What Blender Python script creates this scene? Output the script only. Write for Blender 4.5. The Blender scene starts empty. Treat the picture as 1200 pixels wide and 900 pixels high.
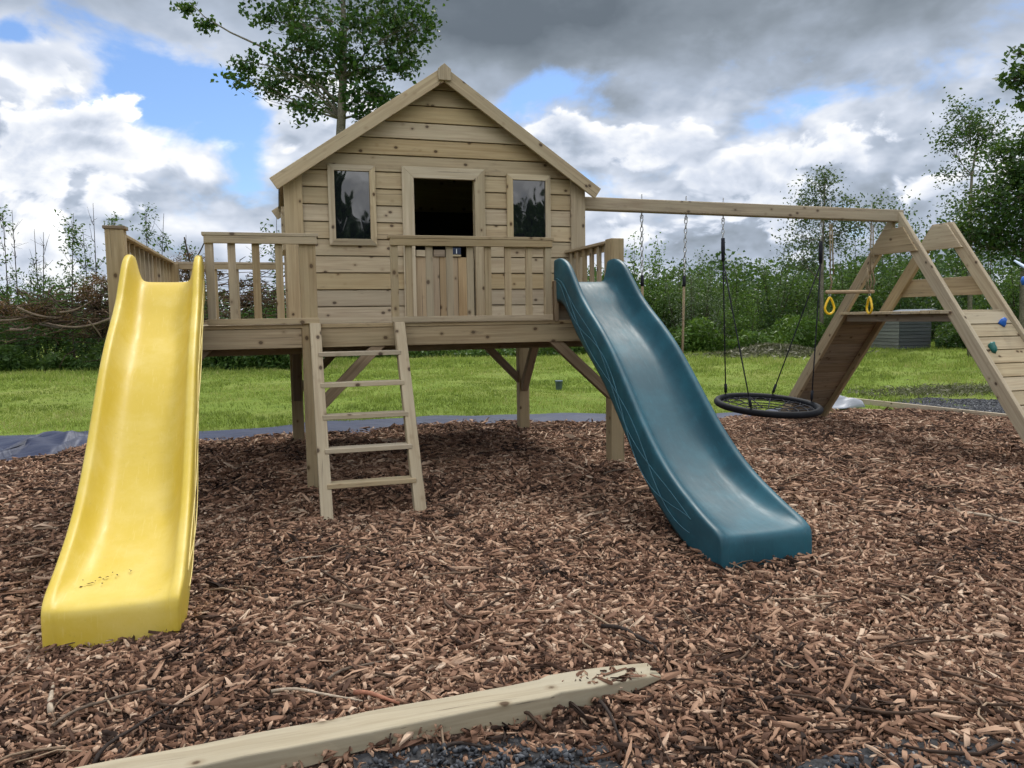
import bpy, math, random
import numpy as np
from mathutils import Vector, Matrix

random.seed(7)
RNG = np.random.default_rng(11)
scene = bpy.context.scene
COL = scene.collection
rad = math.radians

# ------------------------------------------------------------------ camera
CAM = np.array([-0.1495, -5.5992, 1.2233])
YAW, PITCH, ROLL, FPX = -0.2934, 0.0862, -0.0149, 898.7
def cam_axes():
    cy, sy = math.cos(YAW), math.sin(YAW)
    r = np.array([cy, sy, 0]); f = np.array([-sy, cy, 0]); u = np.array([0, 0, 1.])
    f2 = f*math.cos(PITCH) - u*math.sin(PITCH); u2 = u*math.cos(PITCH) + f*math.sin(PITCH)
    r3 = r*math.cos(ROLL) + u2*math.sin(ROLL); u3 = -r*math.sin(ROLL) + u2*math.cos(ROLL)
    return r3, u3, f2
CR, CU, CF = cam_axes()
def ray(x, y): return CF + CR*(x-600)/FPX - CU*(y-450)/FPX
def onY(x, y, Y): d = ray(x, y); return CAM + d*(Y-CAM[1])/d[1]
def at(x, y, depth): return CAM + ray(x, y)*depth          # a point a given number of metres into the scene
cam_d = bpy.data.cameras.new('camera'); cam = bpy.data.objects.new('camera', cam_d); COL.objects.link(cam)
M = Matrix((CR, CU, -CF)).transposed().to_4x4(); M.translation = Vector(CAM)
cam.matrix_world = M
cam_d.sensor_width = 36; cam_d.lens = FPX*36/1200; cam_d.clip_end = 3000; cam_d.clip_start = .05
scene.camera = cam

# ------------------------------------------------------------------ terrain height
def sstep(a, b, x):
    t = np.clip((np.asarray(x, float)-a)/(b-a), 0, 1); return t*t*(3-2*t)
def G(x, y):
    x = np.asarray(x, float); y = np.asarray(y, float)
    z = -0.1*sstep(3.2, 5.2, x)*(1-sstep(9, 16, y))
    z = z + .035*sstep(5, 9, y)*np.sin(x*.42+.6)*np.sin(y*.33) + .05*sstep(9, 20, y)*np.sin(x*.13+y*.21)
    return z
def chip_h(x, y):
    x = np.asarray(x, float); y = np.asarray(y, float)
    return .012*np.sin(x*2.1+1)*np.sin(y*1.7) + .010*np.sin(x*4.3+y*3.1) + .006*np.sin(x*9.1-y*7.3)
def ground_hit(x, y, dz=0.):
    d = ray(x, y); t = -(CAM[2])/d[2]
    for _ in range(12):
        p = CAM + d*t; t = (float(G(p[0], p[1]))+dz-CAM[2])/d[2]
    return CAM + d*t

# ------------------------------------------------------------------ materials
def newmat(name):
    m = bpy.data.materials.new(name); m.use_nodes = True
    nt = m.node_tree; nt.nodes.clear()
    out = nt.nodes.new('ShaderNodeOutputMaterial')
    return m, nt, out
class NT:
    def __init__(s, nt): s.nt = nt
    def n(s, typ, **kw):
        nd = s.nt.nodes.new(typ)
        for k, v in kw.items(): setattr(nd, k, v)
        return nd
    def put(s, sock, v):
        if isinstance(v, bpy.types.NodeSocket): s.nt.links.new(v, sock)
        elif v is not None: sock.default_value = v
    def math(s, op, a, b=None, c=None, clamp=False):
        nd = s.n('ShaderNodeMath', operation=op, use_clamp=clamp)
        s.put(nd.inputs[0], a)
        if b is not None: s.put(nd.inputs[1], b)
        if c is not None: s.put(nd.inputs[2], c)
        return nd.outputs[0]
    def vmath(s, op, a, b=None):
        nd = s.n('ShaderNodeVectorMath', operation=op); s.put(nd.inputs[0], a)
        if b is not None: s.put(nd.inputs[1], b)
        return nd.outputs[0]
    def mix(s, f, a, b, blend='MIX'):
        nd = s.n('ShaderNodeMix', data_type='RGBA', blend_type=blend)
        s.put(nd.inputs[0], f); s.put(nd.inputs[6], a if isinstance(a, bpy.types.NodeSocket) else rgba(a)); s.put(nd.inputs[7], b if isinstance(b, bpy.types.NodeSocket) else rgba(b))
        return nd.outputs[2]
    def noise(s, vec, scale, detail=4, rough=.55, dist=0., out=0):
        nd = s.n('ShaderNodeTexNoise'); s.put(nd.inputs['Vector'], vec)
        nd.inputs['Scale'].default_value = scale; nd.inputs['Detail'].default_value = detail
        nd.inputs['Roughness'].default_value = rough; nd.inputs['Distortion'].default_value = dist
        return nd.outputs[out]
    def voro(s, vec, scale, feature='F1', rand=1.):
        nd = s.n('ShaderNodeTexVoronoi', feature=feature); s.put(nd.inputs['Vector'], vec)
        nd.inputs['Scale'].default_value = scale; nd.inputs['Randomness'].default_value = rand
        return nd
    def ss(s, x, a, b, lo=0., hi=1.):
        nd = s.n('ShaderNodeMapRange', interpolation_type='SMOOTHSTEP'); s.put(nd.inputs[0], x)
        nd.inputs[1].default_value = a; nd.inputs[2].default_value = b; nd.inputs[3].default_value = lo; nd.inputs[4].default_value = hi
        return nd.outputs[0]
    def ramp(s, f, stops):
        nd = s.n('ShaderNodeValToRGB'); e = nd.color_ramp.elements
        while len(e) < len(stops): e.new(.5)
        for k, (p, c) in enumerate(stops): e[k].position = p; e[k].color = rgba(c)
        s.put(nd.inputs[0], f); return nd.outputs[0]
    def attr(s, name, out='Fac'): nd = s.n('ShaderNodeAttribute', attribute_name=name); return nd.outputs[out]
    def bump(s, h, strength=.3, dist=.01):
        nd = s.n('ShaderNodeBump'); s.put(nd.inputs['Height'], h); nd.inputs['Strength'].default_value = strength; nd.inputs['Distance'].default_value = dist
        return nd.outputs[0]
    def scale(s, v, xyz): return s.vmath('MULTIPLY', v, xyz)
def rgba(c): return (c[0], c[1], c[2], 1.) if len(c) == 3 else c
def principled(T, out, col, rough=.7, bump=None, spec=.3, metal=0., tint=None):
    b = T.n('ShaderNodeBsdfPrincipled')
    T.put(b.inputs['Base Color'], col if isinstance(col, bpy.types.NodeSocket) else rgba(col))
    T.put(b.inputs['Roughness'], rough); T.put(b.inputs['Specular IOR Level'], spec); b.inputs['Metallic'].default_value = metal
    if tint: b.inputs['Specular Tint'].default_value = rgba(tint)
    if bump is not None: T.put(b.inputs['Normal'], bump)
    T.nt.links.new(b.outputs[0], out.inputs[0]); return b

def wood(name, light, dark, weather=(.30, .29, .22), wamt=.5, knots=1., rough=.78):
    m, nt, out = newmat(name); T = NT(nt)
    gc = T.attr('gc', 'Vector'); tone = T.attr('tone')
    warp = T.noise(T.scale(gc, (1.2, 5, 5)), 1.6, 2)
    gw = T.vmath('ADD', gc, T.scale(T.n('ShaderNodeCombineXYZ').outputs[0], (0, 0, 0)))
    grain = T.noise(T.scale(gc, (1.6, 38, 38)), 1.5, 5, .62, .4)
    rings = T.noise(T.scale(gc, (.55, 13, 13)), 1.8, 3, .5, 1.2)
    g = T.math('ADD', T.math('MULTIPLY', grain, .55), T.math('MULTIPLY', rings, .55))
    c = T.mix(T.ss(g, .38, .72), dark, light)
    # slow change of tone along each board, plus the grey-green of the treatment
    big = T.noise(T.scale(gc, (1.1, 3, 3)), 1.2, 3, .6)
    c = T.mix(T.math('MULTIPLY', T.ss(big, .35, .7), wamt), c, weather)
    fine = T.noise(gc, 160, 2, .6)
    c = T.mix(T.ss(fine, .62, .75, 0, .25), c, dark)
    # knots
    kd = T.voro(T.scale(gc, (.75, 1, 1)), 10.).outputs['Distance']
    kd = T.math('ADD', kd, T.math('MULTIPLY', T.math('SUBTRACT', T.noise(gc, 40, 2), .5), .06))
    c = T.mix(T.math('MULTIPLY', T.ss(kd, .26, .09), .6*knots), c, (dark[0]*.75, dark[1]*.68, dark[2]*.6))
    c = T.mix(T.math('MULTIPLY', T.ss(kd, .145, .085), .95*knots), c, (.075, .045, .024))
    # dark streaks / stains
    st = T.noise(T.scale(gc, (2.2, 9, 9)), 1.3, 4, .7)
    c = T.mix(T.ss(st, .60, .78, 0, .5), c, (.10, .08, .055))
    # cracks
    ck = T.noise(T.scale(gc, (1.1, 60, 60)), 1.2, 2, .5, .2)
    crack = T.ss(ck, .69, .73)
    c = T.mix(T.math('MULTIPLY', crack, .6), c, (.06, .045, .03))
    hs = T.n('ShaderNodeHueSaturation'); T.put(hs.inputs['Color'], c)
    T.put(hs.inputs['Value'], T.math('ADD', .88, T.math('MULTIPLY', tone, .24)))
    T.put(hs.inputs['Saturation'], T.math('ADD', .70, T.math('MULTIPLY', T.math('FRACT', T.math('MULTIPLY', tone, 7.31)), .30)))
    h = T.math('SUBTRACT', T.math('MULTIPLY', grain, .6), crack)
    principled(T, out, hs.outputs[0], rough, T.bump(h, .35, .004), .25)
    return m
def plain(name, col, rough=.6, spec=.4, nscale=30., namt=.25, bump=.1, metal=0.):
    m, nt, out = newmat(name); T = NT(nt)
    P = T.n('ShaderNodeTexCoord').outputs['Object']
    n = T.noise(P, nscale, 4, .6); n2 = T.noise(P, nscale*.13, 3)
    f = T.math('ADD', T.math('MULTIPLY', n, .6), T.math('MULTIPLY', n2, .4))
    c = T.mix(T.ss(f, .3, .7), tuple(v*(1-namt) for v in col), tuple(min(1, v*(1+namt)) for v in col))
    principled(T, out, c, rough, T.bump(n, bump, .005), spec, metal); return m
def plastic(name, col, chalk, dirt):
    m, nt, out = newmat(name); T = NT(nt)
    P = T.n('ShaderNodeTexCoord').outputs['Object']; N = T.noise
    n = N(P, 3.2, 5, .65); f = N(T.scale(P, (14, 2.2, 5)), 3., 5, .7); d = N(P, 55, 4, .75); sc = N(T.scale(P, (60, 3.5, 9)), 1.6, 3, .6)
    c = T.mix(T.ss(n, .4, .72, 0, .55), col, chalk)
    c = T.mix(T.ss(f, .58, .75, 0, .30), c, chalk)
    c = T.mix(T.ss(d, .62, .72, 0, .4), c, dirt)
    c = T.mix(T.ss(sc, .60, .68, 0, .28), c, chalk)
    big = N(P, 1.3, 4, .7); c = T.mix(T.ss(big, .55, .75, 0, .25), c, dirt)
    r = T.math('ADD', .36, T.math('MULTIPLY', f, .36))
    principled(T, out, c, r, T.bump(T.math('ADD', N(P, 220, 2), T.math('MULTIPLY', f, .5)), .06, .004), .5); return m
def leafmat(name, stops, trans=.35, rough=.5):
    m, nt, out = newmat(name); T = NT(nt)
    c = T.ramp(T.attr('tone'), stops)
    b = T.n('ShaderNodeBsdfPrincipled'); T.put(b.inputs['Base Color'], c); b.inputs['Roughness'].default_value = rough; b.inputs['Specular IOR Level'].default_value = .3
    t = T.n('ShaderNodeBsdfTranslucent'); T.put(t.inputs[0], T.mix(.5, c, (.16, .26, .03)))
    mx = T.n('ShaderNodeMixShader'); mx.inputs[0].default_value = trans
    nt.links.new(b.outputs[0], mx.inputs[1]); nt.links.new(t.outputs[0], mx.inputs[2]); nt.links.new(mx.outputs[0], out.inputs[0])
    return m
def tonemat(name, stops, rough=.85, spec=.2, noise=0.):
    m, nt, out = newmat(name); T = NT(nt)
    c = T.ramp(T.attr('tone'), stops); bp = None
    if noise:
        P = T.n('ShaderNodeTexCoord').outputs['Object']; n = T.noise(P, noise, 4, .65)
        c = T.mix(T.ss(n, .3, .75, 0, .5), c, T.mix(1., c, (.45, .42, .40), 'MULTIPLY')); bp = T.bump(n, .5, .004)
    principled(T, out, c, rough, bp, spec); return m

MAT = {}
MAT['wall'] = wood('treated_pine_cladding', (.445, .342, .196), (.315, .226, .118), (.375, .312, .188), .5, 1.)
MAT['wood'] = wood('treated_pine_timber', (.405, .310, .178), (.265, .188, .100), (.32, .268, .162), .55, .9)
MAT['wood2'] = wood('treated_pine_pale', (.475, .380, .232), (.33, .245, .138), (.41, .35, .225), .5, 1.)
MAT['post_grey'] = wood('weathered_pale_post', (.405, .35, .245), (.30, .25, .165), (.37, .335, .25), .6, 1.)
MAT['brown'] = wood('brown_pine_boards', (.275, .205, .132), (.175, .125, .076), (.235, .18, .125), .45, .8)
MAT['door'] = wood('fresh_pine_boards', (.40, .285, .155), (.28, .19, .098), (.34, .26, .155), .4, .9)
MAT['inside'] = wood('shade_toned_interior_boards', (.05, .035, .022), (.03, .02, .013), (.035, .028, .02), .5, .5)  # near-black colour stands in for the shade inside the playhouse
MAT['felt'] = plain('roof_felt', (.055, .06, .055), .9, .2, 120, .35, .4)
MAT['rope_black'] = plain('black_rope', (.012, .013, .02), .75, .3, 300, .3, .4)
MAT['rope'] = plain('hemp_rope', (.24, .19, .12), .9, .1, 300, .35, .5)
MAT['steel'] = plain('galvanised_steel', (.42, .43, .44), .38, .5, 60, .2, .05, .9)
MAT['rubber'] = plain('black_rubber', (.006, .007, .010), .65, .2, 80, .3, .1)
MAT['yellow'] = plastic('yellow_plastic', (.58, .425, .042), (.68, .55, .17), (.36, .26, .05))
MAT['blue'] = plastic('blue_plastic', (.005, .058, .084), (.020, .130, .178), (.004, .028, .036))
MAT['yellow_line'] = plain('yellow_plastic_line', (.78, .64, .24), .45, .4, 20, .1, .02)
MAT['blue_line'] = plain('pale_scuffed_plastic_line', (.055, .155, .20), .5, .4, 20, .2, .02)
MAT['ring'] = plain('yellow_ring_plastic', (.78, .50, .015), .35, .5, 20, .08, .02)
MAT['hold_blue'] = plain('blue_hold_plastic', (.012, .11, .46), .4, .5, 30, .15, .1)
MAT['hold_green'] = plain('green_hold_plastic', (.008, .12, .105), .4, .5, 30, .15, .1)
MAT['bark'] = plain('tree_bark', (.16, .145, .115), .95, .1, 22, .5, .8)
MAT['darkbark'] = plain('dark_bark', (.055, .045, .035), .95, .1, 22, .5, .6)
MAT['deadwood'] = plain('weathered_branches', (.165, .125, .095), .95, .1, 30, .45, .6)
MAT['twig'] = tonemat('scattered_twigs', [(0, (.035, .022, .016)), (.5, (.11, .07, .048)), (1, (.34, .25, .17))], .9)
MAT['chips'] = tonemat('bark_chips', [(0, (.026, .016, .012)), (.18, (.092, .049, .032)), (.42, (.235, .130, .083)), (.66, (.38, .238, .158)), (.87, (.49, .345, .245)), (1, (.60, .48, .36))], .85, .2)
MAT['grass'] = leafmat('lawn_grass', [(0, (.095, .130, .024)), (.4, (.215, .285, .048)), (.75, (.335, .39, .085)), (1, (.44, .41, .17))], .35, .6)
MAT['leaf_tree'] = leafmat('tree_leaves', [(0, (.012, .040, .012)), (.55, (.030, .082, .022)), (1, (.085, .165, .035))], .30)
MAT['leaf_dark'] = leafmat('dark_leaves', [(0, (.014, .038, .011)), (.6, (.036, .085, .022)), (1, (.09, .16, .042))], .32)
MAT['leaf_mid'] = leafmat('hedge_leaves', [(0, (.022, .055, .014)), (.55, (.065, .130, .030)), (1, (.155, .24, .065))], .36)
MAT['leaf_bright'] = leafmat('bright_leaves', [(0, (.03, .075, .012)), (.55, (.085, .17, .025)), (1, (.18, .28, .05))], .35)
MAT['leaf_grey'] = leafmat('willow_leaves', [(0, (.035, .055, .035)), (.55, (.075, .11, .06)), (1, (.16, .20, .12))], .32)
MAT['leaf_rust'] = leafmat('dead_conifer_needles', [(0, (.05, .022, .012)), (.5, (.13, .058, .028)), (1, (.24, .12, .055))], .2)
MAT['clip'] = leafmat('old_clippings', [(0, (.05, .05, .028)), (.6, (.13, .125, .07)), (1, (.24, .24, .14))], .15)
MAT['gravel'] = tonemat('slate_gravel', [(0, (.018, .020, .025)), (.5, (.052, .057, .066)), (.85, (.12, .126, .14)), (1, (.30, .30, .31))], .75, .3)
MAT['pot'] = plain('grey_blue_tub', (.15, .20, .28), .6, .3, 12, .3, .1)
MAT['paleblue'] = plain('pale_blue_pole', (.45, .55, .72), .4, .4, 12, .1, .05)
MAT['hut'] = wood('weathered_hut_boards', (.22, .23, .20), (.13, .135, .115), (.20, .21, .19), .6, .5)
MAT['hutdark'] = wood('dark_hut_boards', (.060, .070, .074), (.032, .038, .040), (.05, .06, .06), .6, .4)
MAT['hutroof'] = plain('grey_roof_sheet', (.12, .14, .17), .6, .3, 14, .2, .1)
MAT['sign'] = plain('navy_plate', (.012, .022, .055), .35, .5, 14, .2, .02)
MAT['chalk'] = plain('pale_mark', (.6, .64, .66), .7, .2, 14, .1, .02)
def sheet_mat(name, col, wr=1., tint=None):
    m, nt, out = newmat(name); T = NT(nt)
    P = T.n('ShaderNodeTexCoord').outputs['Object']
    a = T.noise(T.scale(P, (.7, 3.2, 1)), 2.2, 3, .5, .6); b = T.noise(P, 14, 4, .6)
    weave = T.noise(P, 260, 1)
    dirt = T.noise(P, 2.6, 5, .7)
    c = T.mix(T.ss(dirt, .5, .8, 0, .35), col, tuple(v*.6+.045 for v in col))
    principled(T, out, c, T.math('ADD', .42, T.math('MULTIPLY', dirt, .25)), T.bump(T.math('ADD', a, T.math('ADD', T.math('MULTIPLY', b, .15), T.math('MULTIPLY', weave, .01))), .4*wr, .05), .5, 0., tint)
    return m
MAT['sheet'] = sheet_mat('black_weed_sheet', (.012, .018, .050), 1., (.75, .82, 1.))
MAT['palesheet'] = sheet_mat('grey_plastic_sheet', (.30, .32, .36))

def glass():
    m, nt, out = newmat('acrylic_pane'); T = NT(nt)
    P = T.n('ShaderNodeTexCoord').outputs['Object']
    w = T.noise(T.scale(P, (1, 1, .6)), 4.5, 2, .5, .3)
    b = principled(T, out, (.006, .007, .010), .03, T.bump(w, .10, .03), .5)
    b.inputs['IOR'].default_value = 2.0
    return m
MAT['glass'] = glass()

def ground_mat():
    m, nt, out = newmat('field_turf'); T = NT(nt)
    P = T.n('ShaderNodeTexCoord').outputs['Object']
    a = T.noise(P, .35, 5, .6); b = T.noise(P, 3.2, 5, .65); f = T.noise(P, 38, 4, .7)
    v = T.math('ADD', T.math('MULTIPLY', b, .5), T.math('MULTIPLY', f, .5))
    c = T.ramp(v, [(.25, (.075, .115, .020)), (.5, (.165, .235, .038)), (.75, (.26, .31, .070))])
    c = T.mix(T.ss(a, .45, .7, 0, .6), c, (.26, .27, .085))
    c = T.mix(T.ss(T.noise(P, .9, 5, .75), .62, .74, 0, .6), c, (.12, .10, .05))
    principled(T, out, c, .95, T.bump(f, .8, .04), .1); return m
MAT['ground'] = ground_mat()
def bed_mat():
    m, nt, out = newmat('bark_mulch'); T = NT(nt)
    P = T.n('ShaderNodeTexCoord').outputs['Object']
    w = T.noise(P, 9, 3, .6, 0, 1)
    q = T.vmath('ADD', P, T.scale(w, (.1, .1, .1)))
    v1 = T.voro(T.scale(q, (1, 2.4, 1)), 30); v2 = T.voro(T.scale(q, (2.3, 1, 1)), 36)
    t = T.math('ADD', T.math('MULTIPLY', T.n('ShaderNodeSeparateColor').outputs[0], 0), 0)
    s1 = T.n('ShaderNodeSeparateColor'); T.put(s1.inputs[0], v1.outputs['Color']); s2 = T.n('ShaderNodeSeparateColor'); T.put(s2.inputs[0], v2.outputs['Color'])
    tone = T.math('ADD', T.math('MULTIPLY', s1.outputs[0], .45), T.math('MULTIPLY', s2.outputs[1], .35))
    c = T.ramp(tone, [(0, (.012, .008, .006)), (.35, (.05, .03, .022)), (.6, (.12, .075, .055)), (.85, (.22, .15, .11))])
    principled(T, out, c, .9, T.bump(T.math('ADD', v1.outputs['Distance'], v2.outputs['Distance']), 1., .02), .15); return m
MAT['bed'] = bed_mat()
MAT['path'] = plain('gravel_bed', (.036, .036, .038), .9, .2, 70, .6, 1.)

# ------------------------------------------------------------------ mesh helpers
def prop(o, label=None, cat=None, group=None, kind=None):
    if label: o['label'] = label
    if cat: o['category'] = cat
    if group: o['group'] = group
    if kind: o['kind'] = kind
    return o
def thing(name, label, cat, loc=(0, 0, 0), group=None):
    o = bpy.data.objects.new(name, None); COL.objects.link(o); o.location = loc; o.empty_display_size = .2
    return prop(o, label, cat, group)
WORLDLOC = {}
def wloc(o):
    v = Vector((0, 0, 0))
    while o is not None: v += o.location; o = o.parent
    return v
def link(name, me, mat, parent=None, origin=None):
    """geometry is written in world metres; the object's own origin is set at its parent's place (or at origin)"""
    o = bpy.data.objects.new(name, me); COL.objects.link(o)
    if mat is not None:
        for mm in (mat if isinstance(mat, (list, tuple)) else [mat]): me.materials.append(mm)
    base = wloc(parent) if parent is not None else Vector((0, 0, 0))
    org = Vector(origin) if origin is not None else base
    if org.length > 0: me.transform(Matrix.Translation(-org))
    if parent is not None: o.parent = parent
    o.location = org - base
    return o
class MB:
    def __init__(s): s.v = []; s.f = []; s.gc = []; s.tone = []; s.mi = []; s.sm = []
    def add(s, verts, faces, gc=None, tone=None, mi=0, smooth=False):
        b = len(s.v); n = len(verts)
        s.v.extend([tuple(map(float, p)) for p in verts]); s.f.extend([tuple(i+b for i in f) for f in faces])
        if gc is None: gc = verts
        s.gc.extend([tuple(map(float, p)) for p in gc])
        t = random.random() if tone is None else tone
        s.tone.extend([t]*n); s.mi.extend([mi]*len(faces)); s.sm.extend([smooth]*len(faces))
        return s
    def prism(s, bottom, top, axis_pts=None, tone=None, gdir=(1, 0, 0), mi=0):
        """two equal polygons (lists of points) joined into a closed solid; grain runs along gdir"""
        n = len(bottom); V = list(bottom)+list(top)
        F = [tuple(range(n))[::-1], tuple(range(n, 2*n))] + [(i, (i+1) % n, n+(i+1) % n, n+i) for i in range(n)]
        g = Vector(gdir).normalized(); a = g.orthogonal().normalized()
        if abs(g.z) < .9: a = Vector((0, 0, 1)).cross(g).normalized()
        b = g.cross(a); off = (random.uniform(-30, 30), random.uniform(-30, 30), random.uniform(-30, 30))
        gc = [(g.dot(Vector(p))+off[0], a.dot(Vector(p))+off[1], b.dot(Vector(p))+off[2]) for p in V]
        return s.add(V, F, gc, tone, mi)
    def box(s, lo, hi, g='x', tone=None, mi=0):
        x0, y0, z0 = lo; x1, y1, z1 = hi
        b = [(x0, y0, z0), (x1, y0, z0), (x1, y1, z0), (x0, y1, z0)]; t = [(x, y, z1) for x, y, z in b]
        return s.prism(b, t, tone=tone, gdir={'x': (1, 0, 0), 'y': (0, 1, 0), 'z': (0, 0, 1)}[g], mi=mi)
    def bar(s, p0, p1, w, h, up=(0, 0, 1), cut0=None, cut1=None, tone=None):
        """timber from p0 to p1, w across, h along up; cut0/cut1 = plane normals the ends are sawn to"""
        p0, p1 = Vector(p0), Vector(p1); d = (p1-p0).normalized(); up = Vector(up)
        a = d.cross(up).normalized(); u = a.cross(d).normalized()
        def end(p, n):
            r = []
            for sa, su in ((-1, -1), (1, -1), (1, 1), (-1, 1)):
                q = p + a*sa*w/2 + u*su*h/2
                if n is not None:
                    n_ = Vector(n); k = (p-q).dot(n_)/d.dot(n_); q = q + d*k
                r.append(q)
            return r
        return s.prism(end(p0, cut0), end(p1, cut1), tone=tone, gdir=d)
    def tube(s, pts, r, sides=6, tone=None, mi=0, closed=False, cap=True):
        pts = [Vector(p) for p in pts]; n = len(pts)
        rs = [r]*n if isinstance(r, (int, float)) else list(r)
        V = []; prev = None
        for i, p in enumerate(pts):
            if closed: d = (pts[(i+1) % n]-pts[i-1])
            else: d = pts[min(i+1, n-1)]-pts[max(i-1, 0)]
            d = d.normalized() if d.length > 1e-9 else Vector((0, 0, 1))
            if prev is None: a = d.orthogonal().normalized()
            else:
                a = prev - d*prev.dot(d); a = a.normalized() if a.length > 1e-6 else d.orthogonal().normalized()
            prev = a; b = d.cross(a)
            for k in range(sides):
                t = 2*math.pi*k/sides; V.append(p+(a*math.cos(t)+b*math.sin(t))*rs[i])
        F = []
        for i in range(n if closed else n-1):
            j = (i+1) % n
            for k in range(sides):
                k2 = (k+1) % sides
                F.append((i*sides+k, i*sides+k2, j*sides+k2, j*sides+k))
        if cap and not closed:
            F.append(tuple(range(sides))[::-1]); F.append(tuple((n-1)*sides+k for k in range(sides)))
        return s.add(V, F, None, tone, mi, True)
    def mesh(s, name):
        me = bpy.data.meshes.new(name); me.from_pydata(s.v, [], s.f); me.update()
        at_ = me.attributes.new('gc', 'FLOAT_VECTOR', 'POINT'); at_.data.foreach_set('vector', np.array(s.gc, 'f').ravel())
        at_ = me.attributes.new('tone', 'FLOAT', 'POINT'); at_.data.foreach_set('value', np.array(s.tone, 'f'))
        me.polygons.foreach_set('material_index', s.mi); me.polygons.foreach_set('use_smooth', s.sm)
        return me
    def build(s, name, mat, parent=None, origin=None, bevel=0., seg=2):
        o = link(name, s.mesh(name), mat, parent, origin)
        if bevel:
            b = o.modifiers.new('edge', 'BEVEL'); b.width = bevel; b.segments = seg; b.limit_method = 'ANGLE'; b.angle_limit = rad(40)
        return o
def raw_mesh(name, V, F4, tone, tri=False):
    k = 3 if tri else 4
    me = bpy.data.meshes.new(name); nV = len(V); nF = len(F4)
    me.vertices.add(nV); me.vertices.foreach_set('co', np.asarray(V, 'f').ravel())
    me.loops.add(nF*k); me.loops.foreach_set('vertex_index', np.asarray(F4, 'i').ravel())
    me.polygons.add(nF); me.polygons.foreach_set('loop_start', np.arange(0, nF*k, k, dtype='i'))
    try: me.polygons.foreach_set('loop_total', np.full(nF, k, 'i'))
    except Exception: pass
    a = me.attributes.new('tone', 'FLOAT', 'POINT'); a.data.foreach_set('value', np.asarray(tone, 'f'))
    me.update(calc_edges=True); me.validate(); return me

# ------------------------------------------------------------------ the ground
def grid_mesh(name, xs, ys, hfun):
    X, Y = np.meshgrid(xs, ys); V = np.stack([X, Y, hfun(X, Y)], -1).reshape(-1, 3)
    nx, ny = len(xs), len(ys); i = np.arange(nx-1)[None, :] + nx*np.arange(ny-1)[:, None]
    F = np.stack([i, i+1, i+nx+1, i+nx], -1).reshape(-1, 4)
    me = raw_mesh(name, V, F, np.zeros(len(V))); me.polygons.foreach_set('use_smooth', [True]*len(F)); return me
def lin(*segs): return np.unique(np.concatenate([np.linspace(a, b, n) for a, b, n in segs]))
ground = link('ground', grid_mesh('ground', lin((-900, -40, 12), (-40, -8, 30), (-8, 14, 90), (14, 45, 30), (45, 900, 12)),
              lin((-900, -30, 10), (-30, -6, 14), (-6, 12, 70), (12, 40, 40), (40, 1500, 16)), lambda x, y: G(x, y)-.03), MAT['ground'])
prop(ground, 'green grassy field around the bark play area', None, None, 'structure')

def bed_edge(x):   # back edge of the bark
    return 2.97 + .10*np.sin(x*1.3) + .06*np.sin(x*3.7+1) + .03*np.sin(x*8.1) - .25*sstep(2.2, 3.5, x) + .10*sstep(4.5, 6.5, x)
EDG0 = ground_hit(990, 471); EDG1 = ground_hit(1192, 493.5)
def right_edge(y): return EDG0[0] + (EDG1[0]-EDG0[0])*(y-EDG0[1])/(EDG1[1]-EDG0[1])
def left_line(x, y):   # >0 on the sheet side
    return (y-2.05-.08*np.sin(y*5)) - 1.75*(x+2.56+.06*np.sin(y*7+1))
def front_edge(x): return -3.60 - .30*sstep(.58, .9, x) - .09*(x-.3) + .05*np.sin(x*6)
def in_bed(x, y, m=0.):
    x = np.asarray(x, float); y = np.asarray(y, float)
    ok = (y < bed_edge(x)+m) & (x < right_edge(y)+m*.3)
    ok &= ~((left_line(x, y) > m) & (x < -1.7))
    return ok
def bed_z(x, y):
    z = G(x, y) + .012 + chip_h(x, y)
    z = z + .05*np.exp(-(((x-2.4)/.35)**2+((y+.05)/.35)**2))
    for px_, py_ in ((.06, 0), (-1.15, .03), (0, 2.3), (2.36, 2.3)):
        z = z + .022*np.exp(-(((x-px_)/.16)**2+((y-py_)/.14)**2))
    fall = sstep(0, .35, bed_edge(x)-y)
    z = z - .038*sstep(-3.47, -3.56, y)*(1-sstep(.62, .85, x))
    return z*1.0 - .02*(1-fall)
xs = np.arange(-8, 9.01, .11); ys = np.arange(-7, 3.61, .11)
Xg, Yg = np.meshgrid(xs, ys); nx = len(xs)
ii = (np.arange(nx-1)[None, :] + nx*np.arange(len(ys)-1)[:, None]).ravel()
cx_ = (Xg[:-1, :-1]+.055).ravel(); cy_ = (Yg[:-1, :-1]+.055).ravel()
keep = in_bed(cx_, cy_, .03); ii = ii[keep]
Vb = np.stack([Xg, Yg, bed_z(Xg, Yg)], -1).reshape(-1, 3)
me = raw_mesh('bark_ground', Vb, np.stack([ii, ii+1, ii+nx+1, ii+nx], -1), np.zeros(len(Vb)))
me.polygons.foreach_set('use_smooth', [True]*len(me.polygons))
prop(link('bark_ground', me, MAT['bed']), 'bed of brown bark mulch under the play tower', None, None, 'structure')

def in_gravel(x, y): return (y < front_edge(x)) & (x > -.9)
gxs = np.arange(-3.5, 5.01, .1); gys = np.arange(-7, -3.3, .06)
Xp, Yp = np.meshgrid(gxs, gys); np_ = len(gxs)
jj = (np.arange(np_-1)[None, :] + np_*np.arange(len(gys)-1)[:, None]).ravel()
kp = (Yp[:-1, :-1].ravel() < front_edge(Xp[:-1, :-1].ravel())); jj = jj[kp]
Vp = np.stack([Xp, Yp, bed_z(Xp, Yp)+.012], -1).reshape(-1, 3)
prop(link('gravel_path', raw_mesh('gravel_path', Vp, np.stack([jj, jj+1, jj+np_+1, jj+np_], -1), np.zeros(len(Vp))), MAT['path']), 'dark slate gravel path in front of the fallen post', None, None, 'structure')

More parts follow.
